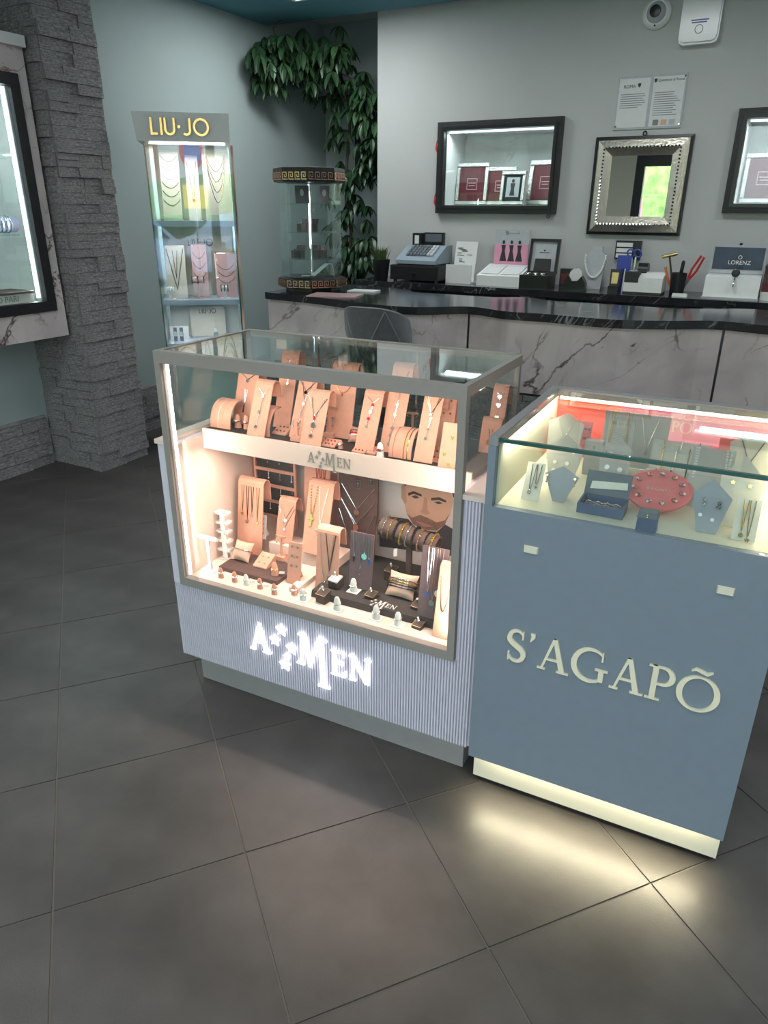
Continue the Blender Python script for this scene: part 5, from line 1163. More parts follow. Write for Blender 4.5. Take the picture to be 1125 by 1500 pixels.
pad(UPZ, 'small flat pad right of the second arch', 408, 637, 24, 12, rows=2, cols=3, em='rose_gold'); pad(UPZ, 'flat pad left of the lettering', 458, 652, 22, 9, rows=2, cols=3, em='rose_gold'); pad(UPZ, 'flat pad above the lettering', 480, 655, 22, 9, rows=2, cols=3, em='gem_red')
pad(UPZ, 'flat pad right of the tiny cone', 524, 664, 21, 9, rows=2, cols=3, em='gem_red'); pad(UPZ, 'narrow flat pad beside the white cone', 543, 666, 15, 9, rows=2, cols=2, em='rose_gold'); pad(UPZ, 'tilted pad before the right post', 640, 678, 26, 14, rows=2, cols=3, em='gem_red', tilt=30)
S = bent_stand(UPZ, 'square peach card with a gold heart near the right post', 664, 618, .16, 27, curl=False, lean=.3, name='earring_card'); studs(S, 'gold heart and silver bow on the square card', [(.12, .68), (-.2, .3), (.1, .1)], 'gold', .005, kind='heart')
pillow(UPZ, 'peach pillow with red and white bracelets', 524, 650, 34, 26, 'peach', (('silver', .22), ('gem_red', .06), ('gem_white', -.1)), bl='bracelet')
tag(MB().box(-.03, .03, -.02, .02, 0, .010).build('riser', 'sag_card_cream', None, (UPZ.lvl(350, 632)+Vector((.03, .0, 0))), AR), 'low cream riser under the small cones at left', 'riser') if False else None
# ---- lower chamber
def lbox(name, label, cat, x0, x1, y0, y1, h, mt):
    o = tag(MB().box(0, x1-x0, 0, y1-y0, 0, h).build(name, mt, None, AO+UPZ.ux*x0+UPZ.uy*y0+Vector((0, 0, GZ+.0004)), AR), label, cat); return o
xs_, _ = aloc(455, 850, .12)
SLH = .022
dk = thing('display_plinth', 'dark lettered display base on the showcase floor', 'display base', AO+UPZ.ux*.47+UPZ.uy*.075+Vector((0, 0, GZ+.0004)), AR)
MB().frustum(0, .455, 0, .30, 0, SLH, .002, .002).build('slab', 'charcoal', dk)
word('*WEN', glyph, dk, (.19, .012, SLH+.0001), (1, 0, 0), (0, .8, 0), (0, 0, 1), .026, .0008, 'white', .06, [1, 1.0, .78, .78])
lbox('display_plinth', 'low brown display base at left on the showcase floor', 'display base', .115, .34, .085, .205, .014, 'brown')
lbox('step_riser', 'cream step riser behind the brown base', 'riser', .20, .47, .245, .325, .05, 'blush_white')
lbox('step_bar', 'cream bar beside the dark base', 'riser', .395, .425, .07, .235, .016, 'blush_white')
CAPZ = UZ-.018
BRZ = Zone(AO, AR, GZ+.0150); DKZ = Zone(AO, AR, GZ+SLH+.0008); SRZ = Zone(AO, AR, GZ+.0508)
for z_ in (BRZ, DKZ, SRZ): z_.cap = CAPZ
S = bent_stand(LOZ, 'tall peach stand with beaded chains at left in the lower case', 368, 703, .26, 45, lean=.14)
for k, (u, mt) in enumerate(((-.3, 'gold'), (-.1, 'gem_black'), (.08, 'gem_black'), (.3, 'gold'))): necklace(S, ORD[k]+' fine beaded chain on the left tall stand', mt, .05, .98, .38+.1*(k % 2), True, 'heart' if mt == 'gold' else 'disc', .006, 'gold' if mt == 'gold' else 'silver', uc=u, group='fine chains on the left tall stand')
# earring rack
xa, zt_r = aloc(372, 668, .37); xb, _ = aloc(433, 675, .37)
t = thing('earring_rack', 'peach ladder rack hung with earrings in the lower case', 'earring rack', AO+UPZ.ux*xa+UPZ.uy*.365+Vector((0, 0, SRZ.z)), AR); W_ = xb-xa; H_ = .80-SRZ.z
for x in (0, W_-.008): MB().box(x, x+.008, 0, .008, 0.0003, H_).build('rail', 'peach', t)
for k in range(6):
    z = .03+k*(H_-.04)/5; MB().box(.008, W_-.008, 0, .006, z, z+.010).build('rung', 'peach', t)
MB().box(.008, W_-.008, .008, .010, .03, H_).build('backing', 'charcoal', t)
r2 = random.Random(21)
for k in range(1, 6):
    e = thing('earrings', ORD[k-1]+' row of earrings from the bottom on the ladder rack', 'earrings', t.location, AR, 'earrings on the ladder rack'); z = .03+k*(H_-.04)/5
    for j in range(4): x = .015+j*(W_-.03)/3; MB().tube([(x, -.002, z), (x, -.003, z-.012-.008*r2.random())], .0012, 5).sphere((x, -.003, z-.022), .0032, 6).build('earring', r2.choice(('silver', 'silver', 'gem_red', 'white')), e)
# white tower and T stand
p = LOZ.lvl(328, 816)+UPZ.ux*.012; t = thing('earring_tower', 'white tiered earring tower at left in the lower case', 'earring stand', p, AR); h = zat(322, 748, p)-p.z
MB().box(-.010, .010, -.006, .006, .0003, h).box(-.02, .02, -.015, .015, .0003, .004).build('post', 'white', t)
for k in range(5):
    z = h-.004-k*h*.19; MB().frustum(-.024, .024, -.014, .014, z-.007, z, .0, .0).build('tier', 'white', t); MB().sphere((-.016, -.016, z-.004), .004, 7).sphere((.014, -.016, z-.004), .004, 7).build('earring', 'silver', t)
p = LOZ.lvl(305, 835)+UPZ.ux*.012; t = thing('bracelet_bar', 'white T shaped bar at the front left of the lower case', 'display stand', p, AR); h = zat(299, 787, p)-p.z
MB().lathe([(.022, .0003), (.022, .004), (.006, .006)], 20).build('base', 'white', t); MB().box(-.005, .005, -.005, .005, .005, h-.006).build('post', 'white', t); MB().lathe([(.006, -.036), (.0075, -.03), (.0075, .03), (.006, .036)], 12, (0, 0, h-.004), 'x').build('bar', 'white', t)
pillow(BRZ, 'beige pillow with a silver bangle at left', 351, 822, 32, 32, 'peach_pale', (('silver', .05),), bl='silver bangle')
S = bent_stand(SRZ, 'white earring card in the lower case', 384, 752, .27, 17, 'white', .15, curl=False, name='earring_card', hmul=1.0); studs(S, 'eight small earrings on the white card', [(u, v) for u in (-.22, .22) for v in (.85, .65, .45, .25)], 'silver', .0035)
S = bent_stand(SRZ, 'peach stand with round pendants in the lower case', 422, 731, .30, 29, lean=.25); necklace(S, 'necklace with pearl drop in the lower case', 'silver', .38, .97, .35, True, 'disc', .006, 'pearl'); necklace(S, 'necklace with flower pendant in the lower case', 'silver', .46, .9, .5, True, 'star', .007)
tbar(BRZ, 'slim peach earring post on the brown base', 413, 819, .085, .036, el='tagged earrings', drop=.016)
S = bent_stand(LOZ, 'peach earring card with four flowers', 434, 793, .14, 23, lean=.18, curl=False, name='earring_card'); studs(S, 'flower earrings on the peach card', [(u, v) for u in (-.2, .22) for v in (.9, .68, .45)], 'silver', .005, kind='star')
pad(BRZ, 'slanted pad with leaf earrings on the brown base', 380, 832, 24, 14, rows=2, cols=2, em='silver', tilt=25, kind='star')
names = ['first', 'second', 'third', 'fourth', 'fifth', 'sixth']
for k, (px, py, mt) in enumerate(((324, 846, 'peach'), (344, 852, 'peach'), (361, 856, 'white'), (381, 862, 'peach'), (402, 870, 'peach'), (431, 871, 'peach'))):
    finger(LOZ, names[k]+' cone from the left in the front row', px, py, .036, mt, tagc=(k in (2, 3)))
finger(LOZ, 'seventh cone from the left in the front row', 444, 879, .04, 'white', base=True); finger(BRZ, 'peach cone with a gold ring on the brown base', 403, 842, .045, 'peach', 'gold', 'gold', tagc=True, rl='wide gold ring')
S = bent_stand(LOZ, 'tall rear peach stand with red beads in the lower case', 466, 676, .37, 44, lean=.10)
for k in range(3): necklace(S, ORD[k]+' red bead strand on the tall rear stand', 'gem_red', .045, .99, .2, True, uc=.0+.14*k, beads=.0019, group='red bead strands')
S = bent_stand(SRZ, 'tall peach stand with rosaries in the lower case', 472, 706, .30, 42, lean=.28); necklace(S, 'gold rosary with a large cross', 'gold', .13, .99, .42, False, 'cross', .020, 'gold', beads=.0026, uc=-.25); necklace(S, 'pearl rosary with a silver cross', 'pearl', .17, .99, .55, True, 'cross', .022, 'silver', beads=.0028, uc=.12)
S = bent_stand(LOZ, 'low peach stand with heavy silver chains', 482, 774, .155, 38, lean=.12); necklace(S, 'heavy dark silver chain with a bar', 'dark_metal', .22, .99, .62, True, 'bar', .009, 'silver', beads=.0022, uc=.12); necklace(S, 'long silver link chain on the low stand', 'silver', .3, .99, .85, False, beads=.0017, uc=-.05)
S = bent_stand(DKZ, 'large dark brown necklace board in the lower case', 527, 683, .365, 66, 'brown', .12, curl=False)
for k, (u, tp, dr, pk) in enumerate(((.42, .80, .26, 'disc'), (.44, .66, .32, 'star'), (.40, .62, .24, 'disc'), (.46, .52, .5, None))): necklace(S, ('silver chain with a compass disc on the dark board', 'silver chain with a star on the dark board', 'silver chain with a small disc on the dark board', 'longest silver chain on the dark board')[k], 'silver', u, tp, dr, True, pk, .010, r=.0014)
for k, (u, v) in enumerate(((-.3, .95), (.0, .82), (.32, .88))):
    b = MB(); c = S.pt(u, v); t = thing('tag_pendant', ('silver cross tag at left on the dark board', 'silver anchor tag in the middle of the dark board', 'silver cross tag at right on the dark board')[k], 'pendant', S.base, S.rz)
    for q in ((-.009, .009, -.014, -.0125), (-.009, .009, .0125, .014), (-.009, -.0075, -.0125, .0125), (.0075, .009, -.0125, .0125)): b.prism([(q[0], q[2]), (q[1], q[2]), (q[1], q[3]), (q[0], q[3])], c, Vector((1, 0, 0)), S.up, S.nn*.0015)
    b.build('tag_rim', 'silver', t); b = MB(); shape('cross', b, c, .008, Vector((1, 0, 0)), S.up, S.nn*.0015); b.build('cross', 'silver', t)
S = bent_stand(DKZ, 'mauve pendant board with blue crosses', 532, 779, .17, 39, 'mauve', .12, curl=False)
for k, (u, dr, mt, pk) in enumerate(((-.3, .42, 'dark_metal', 'cross'), (-.02, .62, 'silver', 'cross'), (.14, .34, 'gem_turquoise', 'disc'), (.34, .42, 'gem_blue', 'cross'))): necklace(S, ('dark cross pendant on the mauve board', 'long silver cross pendant on the mauve board', 'turquoise pendant on the mauve board', 'blue cross pendant on the mauve board')[k], 'silver', .07, .99, dr, False, pk, .009, mt, uc=u)
S = bent_stand(DKZ, 'mauve pendant board with round medals at right', 640, 800, .12, 42, 'mauve', .14, curl=False)
for k, (u, dr, mt) in enumerate(((-.18, .62, 'gem_blue'), (.02, .72, 'silver'), (.24, .56, 'pearl'))): necklace(S, ('dark blue medal on the right mauve board', 'silver medal on the right mauve board', 'large white medal on the right mauve board')[k], 'silver', .07, .99, dr, False, 'disc', (.006, .009, .011)[k], mt, uc=u)
S = bent_stand(LOZ, 'peach stand cut by the right post in the lower case', 657, 828, .085, 24, lean=.2); necklace(S, 'silver lace necklace by the right post', 'silver', .35, .9, .5, False, beads=.0018)
# poster of a man
xa, zt_p = aloc(555, 690, .40); xb, _ = aloc(669, 700, .40); W_ = xb-xa; 
t = thing('portrait_poster', 'poster of a dark haired bearded man at the back of the case', 'poster', AO+UPZ.ux*xa+UPZ.uy*.40+Vector((0, 0, GZ+.001)), AR); H_ = .80-GZ
po = MB().box(0, W_, 0, .006, 0, H_).build('sheet', 'poster_grey', t)
def flat(poly, k, mt, nm, par): return MB().prism(poly, (0, -.0006*k, 0), (1, 0, 0), (0, 0, 1), (0, -.0006, 0)).build(nm, mt, par)
def fpt(px, py): x, z = aloc(px, py, .40); return x-xa, z-GZ-.001
def fpoly(pts): return [fpt(*q) for q in pts]
face = flat(fpoly([(593, 712), (598, 706), (640, 706), (660, 716), (664, 735), (660, 752), (651, 768), (640, 777), (622, 776), (606, 768), (596, 752), (592, 735)]), 1, 'skin', 'face', t)
flat(fpoly([(588, 712), (593, 706), (596, 735), (593, 738), (588, 728)]), 2, 'skin_shade', 'ear', t)
flat(fpoly([(590, 705), (666, 705), (668, 730), (664, 728), (660, 712), (648, 706), (600, 706), (594, 712)]), 2, 'hair', 'hair', t)
flat(fpoly([(596, 752), (604, 758), (614, 757), (624, 757), (640, 765), (652, 762), (659, 752), (652, 768), (640, 777), (622, 776), (606, 768)]), 2, 'stubble', 'beard', t)
flat(fpoly([(606, 757), (616, 754), (626, 758), (638, 764), (636, 768), (622, 763), (608, 762)]), 3, 'stubble', 'moustache', t)
flat(fpoly([(609, 763), (620, 765), (634, 771), (622, 772)]), 4, 'lip', 'mouth', t)
flat(fpoly([(598, 722), (606, 719), (618, 724), (618, 727), (606, 723), (599, 726)]), 3, 'hair', 'eyebrow', t); flat(fpoly([(632, 729), (644, 728), (654, 733), (654, 736), (643, 732), (632, 733)]), 3, 'hair', 'eyebrow', t)
flat(fpoly([(603, 727), (609, 725), (615, 729), (609, 730)]), 3, 'eye', 'eye', t); flat(fpoly([(636, 735), (643, 734), (649, 737), (642, 738)]), 3, 'eye', 'eye', t)
flat(fpoly([(622, 728), (626, 730), (626, 746), (630, 752), (624, 754), (616, 750), (619, 745)]), 3, 'skin_shade', 'nose', t)
flat(fpoly([(556, 762), (575, 757), (598, 760), (612, 776), (640, 779), (652, 768), (669, 778), (669, 815), (556, 800)]), 1, 'jacket', 'jacket', t)
# bracelet roll, pillow, ring boxes
roll(DKZ, 'brown roll full of bracelets before the poster', 600, 785, .24, .185, .030, 'brown', 9, ['silver', 'gold', 'dark_metal', 'gold', 'silver', 'dark_metal', 'rose_gold', 'dark_metal', 'gold'], 'bracelet on the large brown roll', R(9), 0, .0032, var=[1, .8, 1.2])
pillow(DKZ, 'beige pillow wound with mixed bracelets', 584, 876, 46, 40, 'peach_pale', (('silver', .2), ('gold', .1), ('dark_metal', .0), ('dark_metal', -.1)), bl='bracelet')
def ring_box(zone, label, px, py, w_=.028, h=.02, mt='espresso', lid=True, ring=True, top='espresso'):
    p = zone.lvl(px, py); p.z = zone.z; t = thing('ring_box', label, 'box', p, AR+R(-8)); MB().box(-w_/2, w_/2, 0, w_, 0.0003, h).build('box_body', mt, t); MB().prism([(-w_/2, 0), (w_/2, 0), (w_/2, w_), (-w_/2, w_)], (0, 0, h), (1, 0, 0), (0, .9, .25), (0, 0, .004)).build('top_card', top, t)
    MB().tube([(-w_/2, 0, h+.004), (w_/2, 0, h+.004), (w_/2, w_*.9, h+.004+w_*.25), (-w_/2, w_*.9, h+.004+w_*.25)], .0008, 4, True).build('gold_edge', 'brass', t)
    if ring: q = thing('ring', 'silver ring on the '+label, 'ring', p+Vector((0, w_*.55, h+.014)), AR); MB().torus((0, 0, .003), .008, .0018, 16, 5, (1, .3, 0)).build('band', 'silver', q); MB().sphere((0, -.004, .011), .0034, 7).build('stone_setting', 'gem_white', q)
ring_box(LOZ, 'dark ring box at the front of the lower case', 469, 884, .034, .024); ring_box(DKZ, 'dark box with a white card top', 487, 862, .034, .022, top='white'); ring_box(DKZ, 'dark box behind the bracelet pillow', 569, 852, .034, .03)
for k, (zn, px, py, lb) in enumerate(((DKZ, 540, 878, 'ring card left of the beige pillow'), (DKZ, 608, 894, 'ring card right of the beige pillow'), (LOZ, 609, 922, 'ring card with a black stone at the front'), (LOZ, 641, 931, 'ring card with tag at the right front corner'))):
    ring_box(zn, lb, px, py, .03, .006)
for k, (zn, px, py, lb) in enumerate(((DKZ, 518, 866, 'white cone on the dark base'), (LOZ, 494, 893, 'white cone at the front below the dark base'), (LOZ, 551, 906, 'white cone in the middle of the front row'), (LOZ, 583, 916, 'white cone right of the middle in the front row'))):
    finger(zn, lb, px, py, .044, 'white', 'silver', None, base=True)
p = DKZ.hit(578, 815, .2); 
# small tag under the roll
tag(MB().prism([(-.006, 0), (.006, 0), (.006, .025), (-.006, .025)], (0, 0, 0), (1, 0, .5), (0, 0, 1), (0, .0006, 0)).build('price_tag', 'white', None, DKZ.hit(579, 815, .205)), 'white price tag hanging below the bracelet roll', 'tag')

# ================================================================== S'AGAPO SHOWCASE
SO = Vector((-.5235, 1.460, 0)); SR = R(1.9); SWd, SD, SZ, SG, SB = .638, .57, 1.034, .868, .13
sg = thing('jewellery_showcase', 'steel blue showcase with cream lettering and glass top', 'showcase', SO, SR)
MB().box(0, SWd, 0, .02, SB, SG).build('front_panel', 'steel_blue', sg)
MB().box(0, .018, .0205, SD, SB, SZ-.02).build('side_panel', 'steel_blue', sg); MB().box(SWd-.018, SWd, .0205, SD, SB, SZ-.02).build('side_panel', 'steel_blue', sg)
MB().box(.0185, SWd-.0185, SD-.02, SD, SB, SZ-.02).build('rear_panel', 'sag_grey', sg); MB().box(.0185, SWd-.0185, .0205, SD-.0205, SB, SB+.02).build('bottom', 'sag_grey', sg)
MB().box(0, .018, 0, .020, SG+.0005, SZ-.02).build('corner_post', 'steel_blue', sg); MB().box(SWd-.018, SWd, 0, .020, SG+.0005, SZ-.02).build('corner_post', 'steel_blue', sg)
MB().box(0, .022, 0, SD, SZ-.0195, SZ).build('top_rail', 'sag_grey', sg); MB().box(SWd-.022, SWd, 0, SD, SZ-.0195, SZ).build('top_rail', 'sag_grey', sg); MB().box(.0225, SWd-.0225, SD-.035, SD, SZ-.0195, SZ).build('top_rail', 'sag_grey', sg)
MB().box(.0, SWd, .055, SD-.03, .018, SB).build('plinth', 'cream', sg); MB().box(.02, SWd-.02, .075, SD-.04, 0, .018).build('plinth_foot', 'black', sg)
MB().box(.019, SWd-.019, .006, .011, SG+.001, SZ-.020).build('front_pane', 'glass', sg); MB().box(.0225, SWd-.0225, .012, SD-.036, SZ-.010, SZ-.003).build('top_pane', 'glass', sg)
MB().box(.0225, SWd-.0225, .002, .0115, SZ-.0105, SZ-.0025).build('pane_edge', 'green_edge', sg)
MB().box(.019, SWd-.019, .021, SD-.021, SG-.02, SG).build('inner_floor', 'cream', sg)
MB().box(.0185, .0235, .021, SD-.021, SG+.0005, SZ-.021).build('inner_side', 'cream', sg); MB().box(SWd-.0235, SWd-.0185, .021, SD-.021, SG+.0005, SZ-.021).build('inner_side', 'cream', sg)
MB().box(.024, .20, SD-.026, SD-.021, SG+.0005, SZ-.03).build('printed_panel', 'red_panel', sg)
pk = MB().box(.2005, SWd-.024, SD-.026, SD-.021, SG+.0005, SZ-.03).build('printed_panel', 'pink_panel', sg)
MB().box(.30, .33, SD-.027, SD-.0262, SG+.03, SZ-.031).box(.33, SWd-.03, SD-.027, SD-.0262, SG+.03, SG+.055).build('printed_frame', 'magenta', pk); MB().box(.33, SWd-.03, SD-.027, SD-.0262, SG+.0555, SZ-.031).build('printed_window', 'pink_light', pk)
def sloc(px, py, y):
    n = Vector((-math.sin(SR), math.cos(SR), 0)); q = plane_hit(px, py, SO+n*y, n); d = q-SO; return d.x*math.cos(SR)+d.y*math.sin(SR), q.z
xa, za = sloc(918, 622, SD-.03); xb, zb = sloc(1014, 628, SD-.03)
tot = .54+.24+.80+.98+.80+.64+1.0+.06*6; h = (xb-xa)/tot
word("S'AGAPQ", glyph, sg, (xa, SD-.0262, za-.005), (1, 0, 0), (0, 0, 1), (0, -1, 0), h, .0016, 'cream', .06)
xa, za = sloc(741, 964, 0); xb, zb = sloc(1050, 1045, 0); h = (xb-xa)/tot
word("S'AGAPQ", glyph, sg, (xa, 0, (za+zb)/2-.003), (1, 0, 0), (0, 0, 1), (0, -1, 0), h, .005, 'sign_cream', .06)
for px, py in ((778, 805), (1063, 865)): x, z = sloc(px, py, 0); MB().frustum(x-.017, x+.017, z-.009, z+.009, 0, .006, .002, .002).xf(Matrix.Rotation(R(90), 4, 'X')).build('lock_plate', 'cream', sg)
YEL = (1.0, .90, .62)
MB().box(.03, SWd-.03, SD-.034, SD-.028, SZ-.029, SZ-.021).build('led_strip', 'led_warm', sg)
area(sg, (SWd/2, SD-.06, SZ-.024), (R(-30), 0, 0), SWd-.08, .012, 1.5, YEL)
area(sg, (.035, SD/2, SZ-.024), (0, R(20), 0), .012, SD-.1, 2.0, YEL); area(sg, (SWd-.035, SD/2, SZ-.024), (0, R(-20), 0), .012, SD-.1, 2.0, YEL)
MB().box(.03, SWd-.03, .034, .038, SB-.004, SB-.0005).build('led_strip', 'led_warm', sg)
area(sg, (SWd/2, .03, SB-.010), (R(-42), 0, 0), SWd-.06, .014, 2.6, YEL, R(110)); area(sg, (SWd/2, .028, SB-.010), (R(40), 0, 0), SWd-.06, .010, .9, YEL)
SZN = Zone(SO, SR, SG+.0008)
def house(label, px, ytop, yy, wpx, mt, turn=0, shoulder=.72, base=.55, lean=.3, peak=.5, h_=None):
    """flat pentagon shaped earring card on a strut"""
    p = SZN.hit(px, ytop, yy); h = p.z-SZN.z; w_ = wpx*dep(p)/FPX; s = Stand(); s.base = Vector((p.x, p.y-lean*h, SZN.z)); s.rz = SR+turn; s.w, s.h = w_, h
    s.t = thing('earring_card', label, 'display stand', s.base, s.rz); V = Vector((0, lean, 1)); L_ = V.length; s.up = V.normalized(); s.nn = Vector((0, -1, lean)).normalized()
    MB().prism([(-w_*base/2, 0.0005), (w_*base/2, .0005), (w_/2, h*shoulder), (w_*(peak-.5), h), (-w_/2, h*shoulder)], (0, 0, 0), (1, 0, 0), V, -s.nn*.003).build('card', mt, s.t)
    MB().prism([(.004, 0.0005), (max(.03, lean*h+.02), .0005), (lean*h*.75+.004, h*.7)], (-.004, 0, 0), (0, 1, 0), (0, 0, 1), (.008, 0, 0)).build('strut', mt, s.t)
    s.pt = lambda u, v, off=.003: Vector((u*w_, 0, 0))+V*(h*v)+s.nn*off
    return s
S = bent_stand(SZN, 'cream slanted plaque with two necklaces at the left', 788, 676, .12, 26, 'sag_card_cream', .55, curl=False); necklace(S, 'long silver necklace on the left cream plaque', 'silver', .12, .95, .7, False, 'disc', .005, uc=-.1); necklace(S, 'rose gold necklace on the left cream plaque', 'rose_gold', .12, .95, .55, False, 'star', .005, uc=.2)
S = house('grey neck shaped bust at the left back', 833, 605, .43, 52, 'sag_card', shoulder=.8, base=.8); necklace(S, 'short silver necklace on the left back bust', 'silver', .22, .85, .4, True, beads=.0014)
S = bent_stand(SZN, 'coral card behind the left bust', 838, 613, .47, 62, 'coral', .15, curl=False); studs(S, 'dark studs on the coral card', [(.36, .8), (.44, .8), (.36, .55), (.44, .55)], 'dark_metal', .004)
S = house('grey pentagon earring card at left', 832, 637, .27, 56, 'sag_card', shoulder=.72, base=.62); studs(S, 'pearl and silver studs on the left pentagon', [(-.12, .68), (.24, .66), (-.2, .4), (.12, .4), (-.2, .22)], 'pearl', .005)
S = house('blue grey arrow shaped earring stand at left front', 826, 683, .12, 50, 'sag_card_blue', shoulder=.74, base=.32); studs(S, 'drop earrings on the arrow stand', [(-.42, .7), (.40, .7)], 'rose_gold', .003, drop=.016)
S = bent_stand(SZN, 'tall grey panel with chain necklaces at the back', 936, 604, .45, 92, 'sag_card', .15, curl=False); necklace(S, 'gold and crystal chain at left of the grey panel', 'gold', .02, .98, .75, True, beads=.002, uc=-.38); necklace(S, 'gold rope chain in the middle of the grey panel', 'gold', .03, .98, .8, True, beads=.002, uc=-.12); necklace(S, 'fine chain with a flower on the grey panel', 'silver', .13, .95, .6, True, 'star', .006, uc=.2)
S = house('grey pentagon card with crystal earrings', 908, 639, .31, 46, 'sag_card', shoulder=.72, base=.85); studs(S, 'crystal earrings on the grey pentagon', [(-.15, .62), (.2, .6), (-.2, .34), (.2, .32), (-.22, .14), (.2, .12)], 'gem_white', .006)
p = SZN.hit(872, 645, .33); tag(MB().box(-.022, .022, -.012, .012, .0, p.z-SZN.z).build('display_block', 'sag_card', None, (p.x, p.y, SZN.z), SR), 'narrow grey block between the two pentagon cards', 'display block')
# blue bracelet box
p = SZN.lvl(877, 756); k = dep(p)/FPX; w_ = 66*k; t = thing('bracelet_box', 'open blue box holding bracelets', 'box', p, SR)
b = MB().box(-w_/2, w_/2, 0, .004, .0003, .024).box(-w_/2, w_/2, .066, .07, .0003, .024).box(-w_/2, -w_/2+.004, .004, .066, .0003, .024).box(w_/2-.004, w_/2, .004, .066, .0003, .024).box(-w_/2+.004, w_/2-.004, .004, .066, .0003, .008); b.build('tray', 'navy', t)
lid = MB().prism([(-w_/2, 0), (w_/2, 0), (w_/2, .055), (-w_/2, .055)], (0, .07, .024), (1, 0, 0), (0, .45, .9), (0, .004, -.002)).build('lid', 'slate', t); MB().prism([(-w_/2+.012, .012), (w_/2-.006, .02), (w_/2-.008, .036), (-w_/2+.014, .03)], (0, .0685, .0245), (1, 0, 0), (0, .45, .9), (0, -.0008, .0004)).build('lid_print', 'sag_card_cream', lid)
for j, (mt, y) in enumerate((('gem_white', .022), ('rose_gold', .036), ('silver', .05))): b = MB(); [b.sphere((-w_*.38+w_*.76*i/18, y, .012+.002*math.sin(i*1.3)), .003, 6) for i in range(19)]; tag(b.build('bracelet', mt, None, p, SR), ('crystal bracelet at the front of the blue box', 'rose gold bracelet in the middle of the blue box', 'silver bracelet at the back of the blue box')[j], 'bracelet')
# red round tray
p = SZN.lvl(961, 740); k = dep(p)/FPX; rx = 46*k; t = thing('round_tray', 'round coral ring tray in the middle of the blue showcase', 'tray', p+Vector((0, 0, 0)), SR); tl = Matrix.Translation((0, 0, .040)) @ Matrix.Rotation(R(20), 4, 'X')
MB().lathe([(rx*.98, -.006), (rx, -.004), (rx, .0), (rx*.94, .001), (rx*.92, -.0005), (rx*.001, -.0005)], 36).xf(tl).build('dish', 'coral', t); MB().lathe([(rx*.5, .0003), (rx*.5, .026+.004)], 20).xf(Matrix.Translation((0, .004, -.004+.0043))).build('foot', 'white', t) if False else MB().box(-.02, .02, -.012, .02, .0003, .033).build('foot', 'coral', t)
text("S'AGAPO", .013, 'peach_pale', t, tl @ Vector((0, -.002, .0004)), (R(20), 0, 0), .0003)
ORD2 = ORD+['tenth', 'eleventh']
for i in range(11):
    a = R(90-i*32.7); c = tl @ Vector((math.cos(a)*rx*.7, math.sin(a)*rx*.72, .003)); q = thing('ring', ORD2[i]+' jewel clockwise on the coral tray', 'ring', p, SR, 'jewels around the coral tray'); MB().torus(c, .0055, .0013, 14, 5, (0, -.4, 1)).build('band', ('silver', 'gold', 'silver')[i % 3], q); MB().sphere(c+Vector((math.cos(a)*.006, math.sin(a)*.006, .001)), .003, 6).build('stone_setting', 'gem_white', q)
p = SZN.lvl(945, 779); t = thing('ring_box', 'small slate blue ring box before the coral tray', 'box', p, SR); MB().frustum(-.021, .021, 0, .03, .0003, .03, .001, .001).build('box_body', 'navy', t); MB().frustum(-.022, .022, -.001, .031, .0305, .044, .003, .003).build('lid', 'slate', t); MB().sphere((0, -.002, .034), .0022, 6).sphere((0, -.002, .039), .0022, 6).build('clasp', 'gold', t)
# bracelet blocks
for k, (px, py, wp, yy, lb) in enumerate(((983, 690, 68, .27, 'cream bracelet block behind the coral tray'), (992, 658, 60, .34, 'cream bracelet block further back'), (1000, 648, 80, .41, 'cream bracelet block at the back right'))):
    p = SZN.hit(px, py, yy); w_ = wp*dep(p)/FPX; h = p.z-SZN.z; t = thing('bracelet_block', lb, 'display stand', (p.x, p.y, SZN.z), SR); MB().prism([(-.03, .0004), (.03, .0004), (.012, h*.8), (.0, h), (-.012, h*.92)], (-w_/2, 0, 0), (0, 1, 0), (0, 0, 1), (w_, 0, 0)).build('block', 'sag_card_cream', t)
    for j in range(3): x = -w_*.3+w_*.3*j; tag(MB().tube([(x, -.026, h*.15), (x, -.0245, h*.4), (x, -.018, h*.8), (x, -.012, h*.97), (x, .0, h+.0025), (x, .012, h*.84)], .0016, 6).build('bracelet', ('gold', 'silver', 'dark_metal')[j], None, (p.x, p.y, SZN.z), SR), ('gold', 'silver', 'dark')[j]+' bracelet on the '+lb, 'bracelet')
S = bent_stand(SZN, 'grey panel with crystal strands at right', 1048, 655, .24, 58, 'sag_card', .2, curl=False); necklace(S, 'crystal strand at left of the right grey panel', 'gem_white', .03, .98, .5, True, beads=.0028, uc=-.38); necklace(S, 'crystal strand at right of the right grey panel', 'gem_white', .05, .98, .6, True, beads=.0028, uc=.36)
S = house('grey pentagon card with dark flower earrings', 1050, 702, .10, 54, 'sag_card_blue', shoulder=.68, base=.5, peak=.45); studs(S, 'dark flower earrings on the grey pentagon', [(-.18, .62), (.2, .58), (-.18, .52), (.2, .5)], 'gem_black', .006, kind='star'); studs(S, 'pearl studs on the grey pentagon at right', [(-.22, .32), (.1, .26)], 'pearl', .004)
S = house('cream pentagon card with gold flowers at right', 1096, 668, .17, 58, 'sag_card_cream', shoulder=.7, base=.85); studs(S, 'gold flower earrings on the cream pentagon', [(-.2, .62), (.2, .6), (-.22, .3), (.2, .28)], 'gold', .006, kind='star')
S = house('cream neck bust at the right back', 1108, 632, .38, 60, 'sag_card_cream', shoulder=.8, base=.8); necklace(S, 'dark bead necklace on the right cream bust', 'dark_metal', .25, .85, .35, True, 'star', .009, 'gem_black', beads=.0016)
S = bent_stand(SZN, 'coral card behind the right bust', 1072, 641, .44, 30, 'coral', .15, curl=False)
